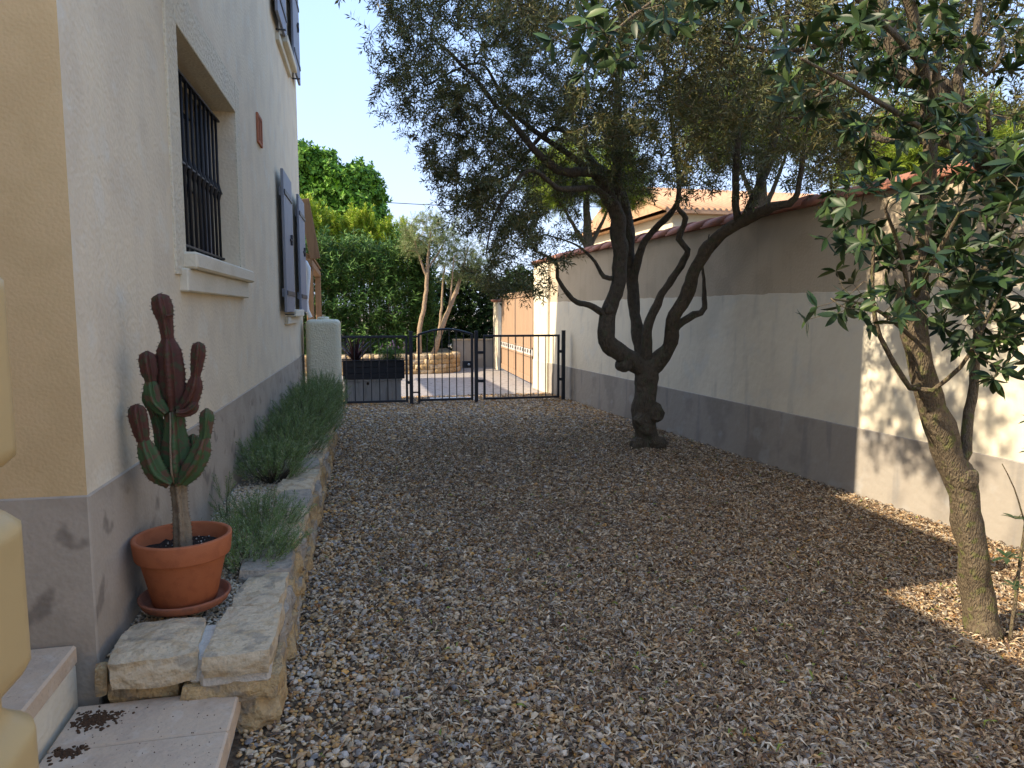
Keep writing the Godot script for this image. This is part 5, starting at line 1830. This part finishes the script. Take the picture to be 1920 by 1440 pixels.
func build_gravel() -> void:
	rng.seed = 2000
	var patch := FastNoiseLite.new()
	patch.seed = 9
	patch.frequency = 0.5
	patch.fractal_octaves = 3
	var kinds := [pebble_mesh(1, 0.46, false), pebble_mesh(2, 0.38, false), pebble_mesh(3, 0.55, false), pebble_mesh(4, 0.4, true), pebble_mesh(5, 0.5, true)]
	var tones := [Color(0.33, 0.19, 0.075), Color(0.40, 0.26, 0.12), Color(0.46, 0.34, 0.19), Color(0.24, 0.12, 0.045), Color(0.34, 0.25, 0.155), Color(0.2, 0.135, 0.075), Color(0.43, 0.33, 0.21), Color(0.12, 0.09, 0.065), Color(0.44, 0.25, 0.08), Color(0.29, 0.17, 0.07)]
	var greys := [Color(0.40, 0.33, 0.245), Color(0.33, 0.285, 0.235), Color(0.46, 0.38, 0.28), Color(0.22, 0.195, 0.17), Color(0.46, 0.34, 0.21)]
	var places := [[], [], [], [], []]
	var colors := [[], [], [], [], []]
	var zones := [[-0.9, -1.9, 3000.0, 0.022], [-1.9, -3.6, 4300.0, 0.021], [-3.6, -5.6, 3300.0, 0.023], [-5.6, -8.6, 2300.0, 0.026], [-8.6, -13.3, 2300.0, 0.03]]
	for z in zones:
		var wide := 4.9
		var n := int(wide * (z[0] - z[1]) * z[2])
		for k in n:
			var p := Vector3(rng.randf_range(-0.5, 4.4), 0, rng.randf_range(z[1], z[0]))
			if p.x < edge_x(p.z) - (0.05 if p.z < -2.75 else 0.14) or p.x > 4.369 + 0.0552 * (p.z + 3.714) - 0.02:
				continue
			if p.z > -2.75 and p.x < -0.42:
				continue
			# nothing outside the picture's lower right needs so many
			var v := 4 if rng.randf() < 0.13 else (3 if rng.randf() < 0.15 else rng.randi() % 3)
			var s: float = z[3] * rng.randf_range(0.55, 1.3) * (1.55 if v >= 3 and rng.randf() < 0.4 else 1.0)
			p.y = s * rng.randf_range(0.02, 0.36)
			places[v].append(Transform3D(Basis.from_euler(Vector3(rng.randfn() * 0.3, rng.randf() * TAU, rng.randfn() * 0.3)).scaled(Vector3.ONE * s), p))
			var c: Color = tones[rng.randi() % tones.size()] if v < 3 or rng.randf() < 0.3 else greys[rng.randi() % greys.size()]
			colors[v].append(tint(c * 1.22, 0.25))
	var g := Node3D.new()
	g.name = "gravel"
	add_child(g)
	g.set_meta("kind", "stuff")
	tag(g, "mixed tan and grey pebbles covering the yard", "gravel")
	for v in 5:
		many("pebbles", kinds[v], mats.pebble, g, places[v], colors[v])
	# dry olive leaves, thickest on the right and under the trees
	var dry := []
	for v in 3:
		rng.seed = 2100 + v
		var st := sheet()
		leaf(st, Vector3(0, 0, -0.5), Vector3(0, 0.0, 1), Vector3.UP, 1.0, 0.15 + v * 0.045, Color.WHITE, 0.1 + v * 0.12, 0.3)
		dry.append(done(st))
	rng.seed = 2200
	var lt := [Color(0.30, 0.21, 0.12), Color(0.22, 0.14, 0.08), Color(0.38, 0.29, 0.18), Color(0.13, 0.085, 0.05), Color(0.42, 0.35, 0.25), Color(0.26, 0.22, 0.17), Color(0.08, 0.055, 0.04)]
	var lp := [[], [], []]
	var lc := [[], [], []]
	var lz := [[-0.9, -1.9, 2600.0, 0.05], [-1.9, -3.6, 4600.0, 0.05], [-3.6, -5.6, 3600.0, 0.052], [-5.6, -8.6, 2400.0, 0.056], [-8.6, -12.8, 1300.0, 0.06]]
	for z in lz:
		var n := int(4.9 * (z[0] - z[1]) * z[2])
		for k in n:
			var p := Vector3(rng.randf_range(-0.4, 4.4), 0, rng.randf_range(z[1], z[0]))
			if p.x < edge_x(p.z) or p.x > 4.369 + 0.0552 * (p.z + 3.714) - 0.03:
				continue
			if p.z > -2.75 and p.x < -0.40:
				continue
			var cover := smoothstep(-0.25, 1.6, p.x - 0.12 * (p.z + 3.0) + patch.get_noise_2d(p.x * 2.0, p.z * 2.0) * 0.9)
			if p.z < -8.6:
				cover *= smoothstep(-11.2, -8.6, p.z) * 0.8 + 0.03
			if rng.randf() > 0.12 + 0.88 * cover:
				continue
			var v := rng.randi() % 3
			var s: float = z[3] * rng.randf_range(0.6, 1.2)
			p.y = rng.randf_range(0.008, 0.03)
			lp[v].append(Transform3D(Basis.from_euler(Vector3(rng.randfn() * 0.22, rng.randf() * TAU, rng.randfn() * 0.4)).scaled(Vector3.ONE * s), p))
			var c: Color = lt[rng.randi() % lt.size()]
			if rng.randf() < 0.012:
				c = Color(0.16, 0.2, 0.04)
			lc[v].append(tint(c * 1.25, 0.3))
	var l := Node3D.new()
	l.name = "leaf_litter"
	add_child(l)
	l.set_meta("kind", "stuff")
	tag(l, "dry brown olive leaves strewn over the gravel", "leaves")
	for v in 3:
		many("dry_leaves", dry[v], mats.leaf_dry, l, lp[v], lc[v])
	# cream chippings in the bed
	var cp := []
	var cc := []
	for k in 9000:
		var z := rng.randf_range(-8.5, -2.88) if k > 6000 else rng.randf_range(-5.6, -2.88)
		var p := Vector3(rng.randf_range(house_x(z) + 0.015, edge_x(z) - 0.2), 0, z)
		var s := rng.randf_range(0.01, 0.021)
		p.y = 0.275 + s * rng.randf_range(0.0, 0.5)
		cp.append(Transform3D(Basis.from_euler(Vector3(rng.randfn() * 0.4, rng.randf() * TAU, rng.randfn() * 0.4)).scaled(Vector3.ONE * s), p))
		cc.append(tint([Color(0.62, 0.48, 0.30), Color(0.70, 0.57, 0.40), Color(0.54, 0.38, 0.22), Color(0.6, 0.51, 0.40)][k % 4], 0.15))
	var b := many("cream_chippings", kinds[0], mats.pebble, self, cp, cc)
	tag(b, "cream stone chippings covering the bed beside the house", "gravel")
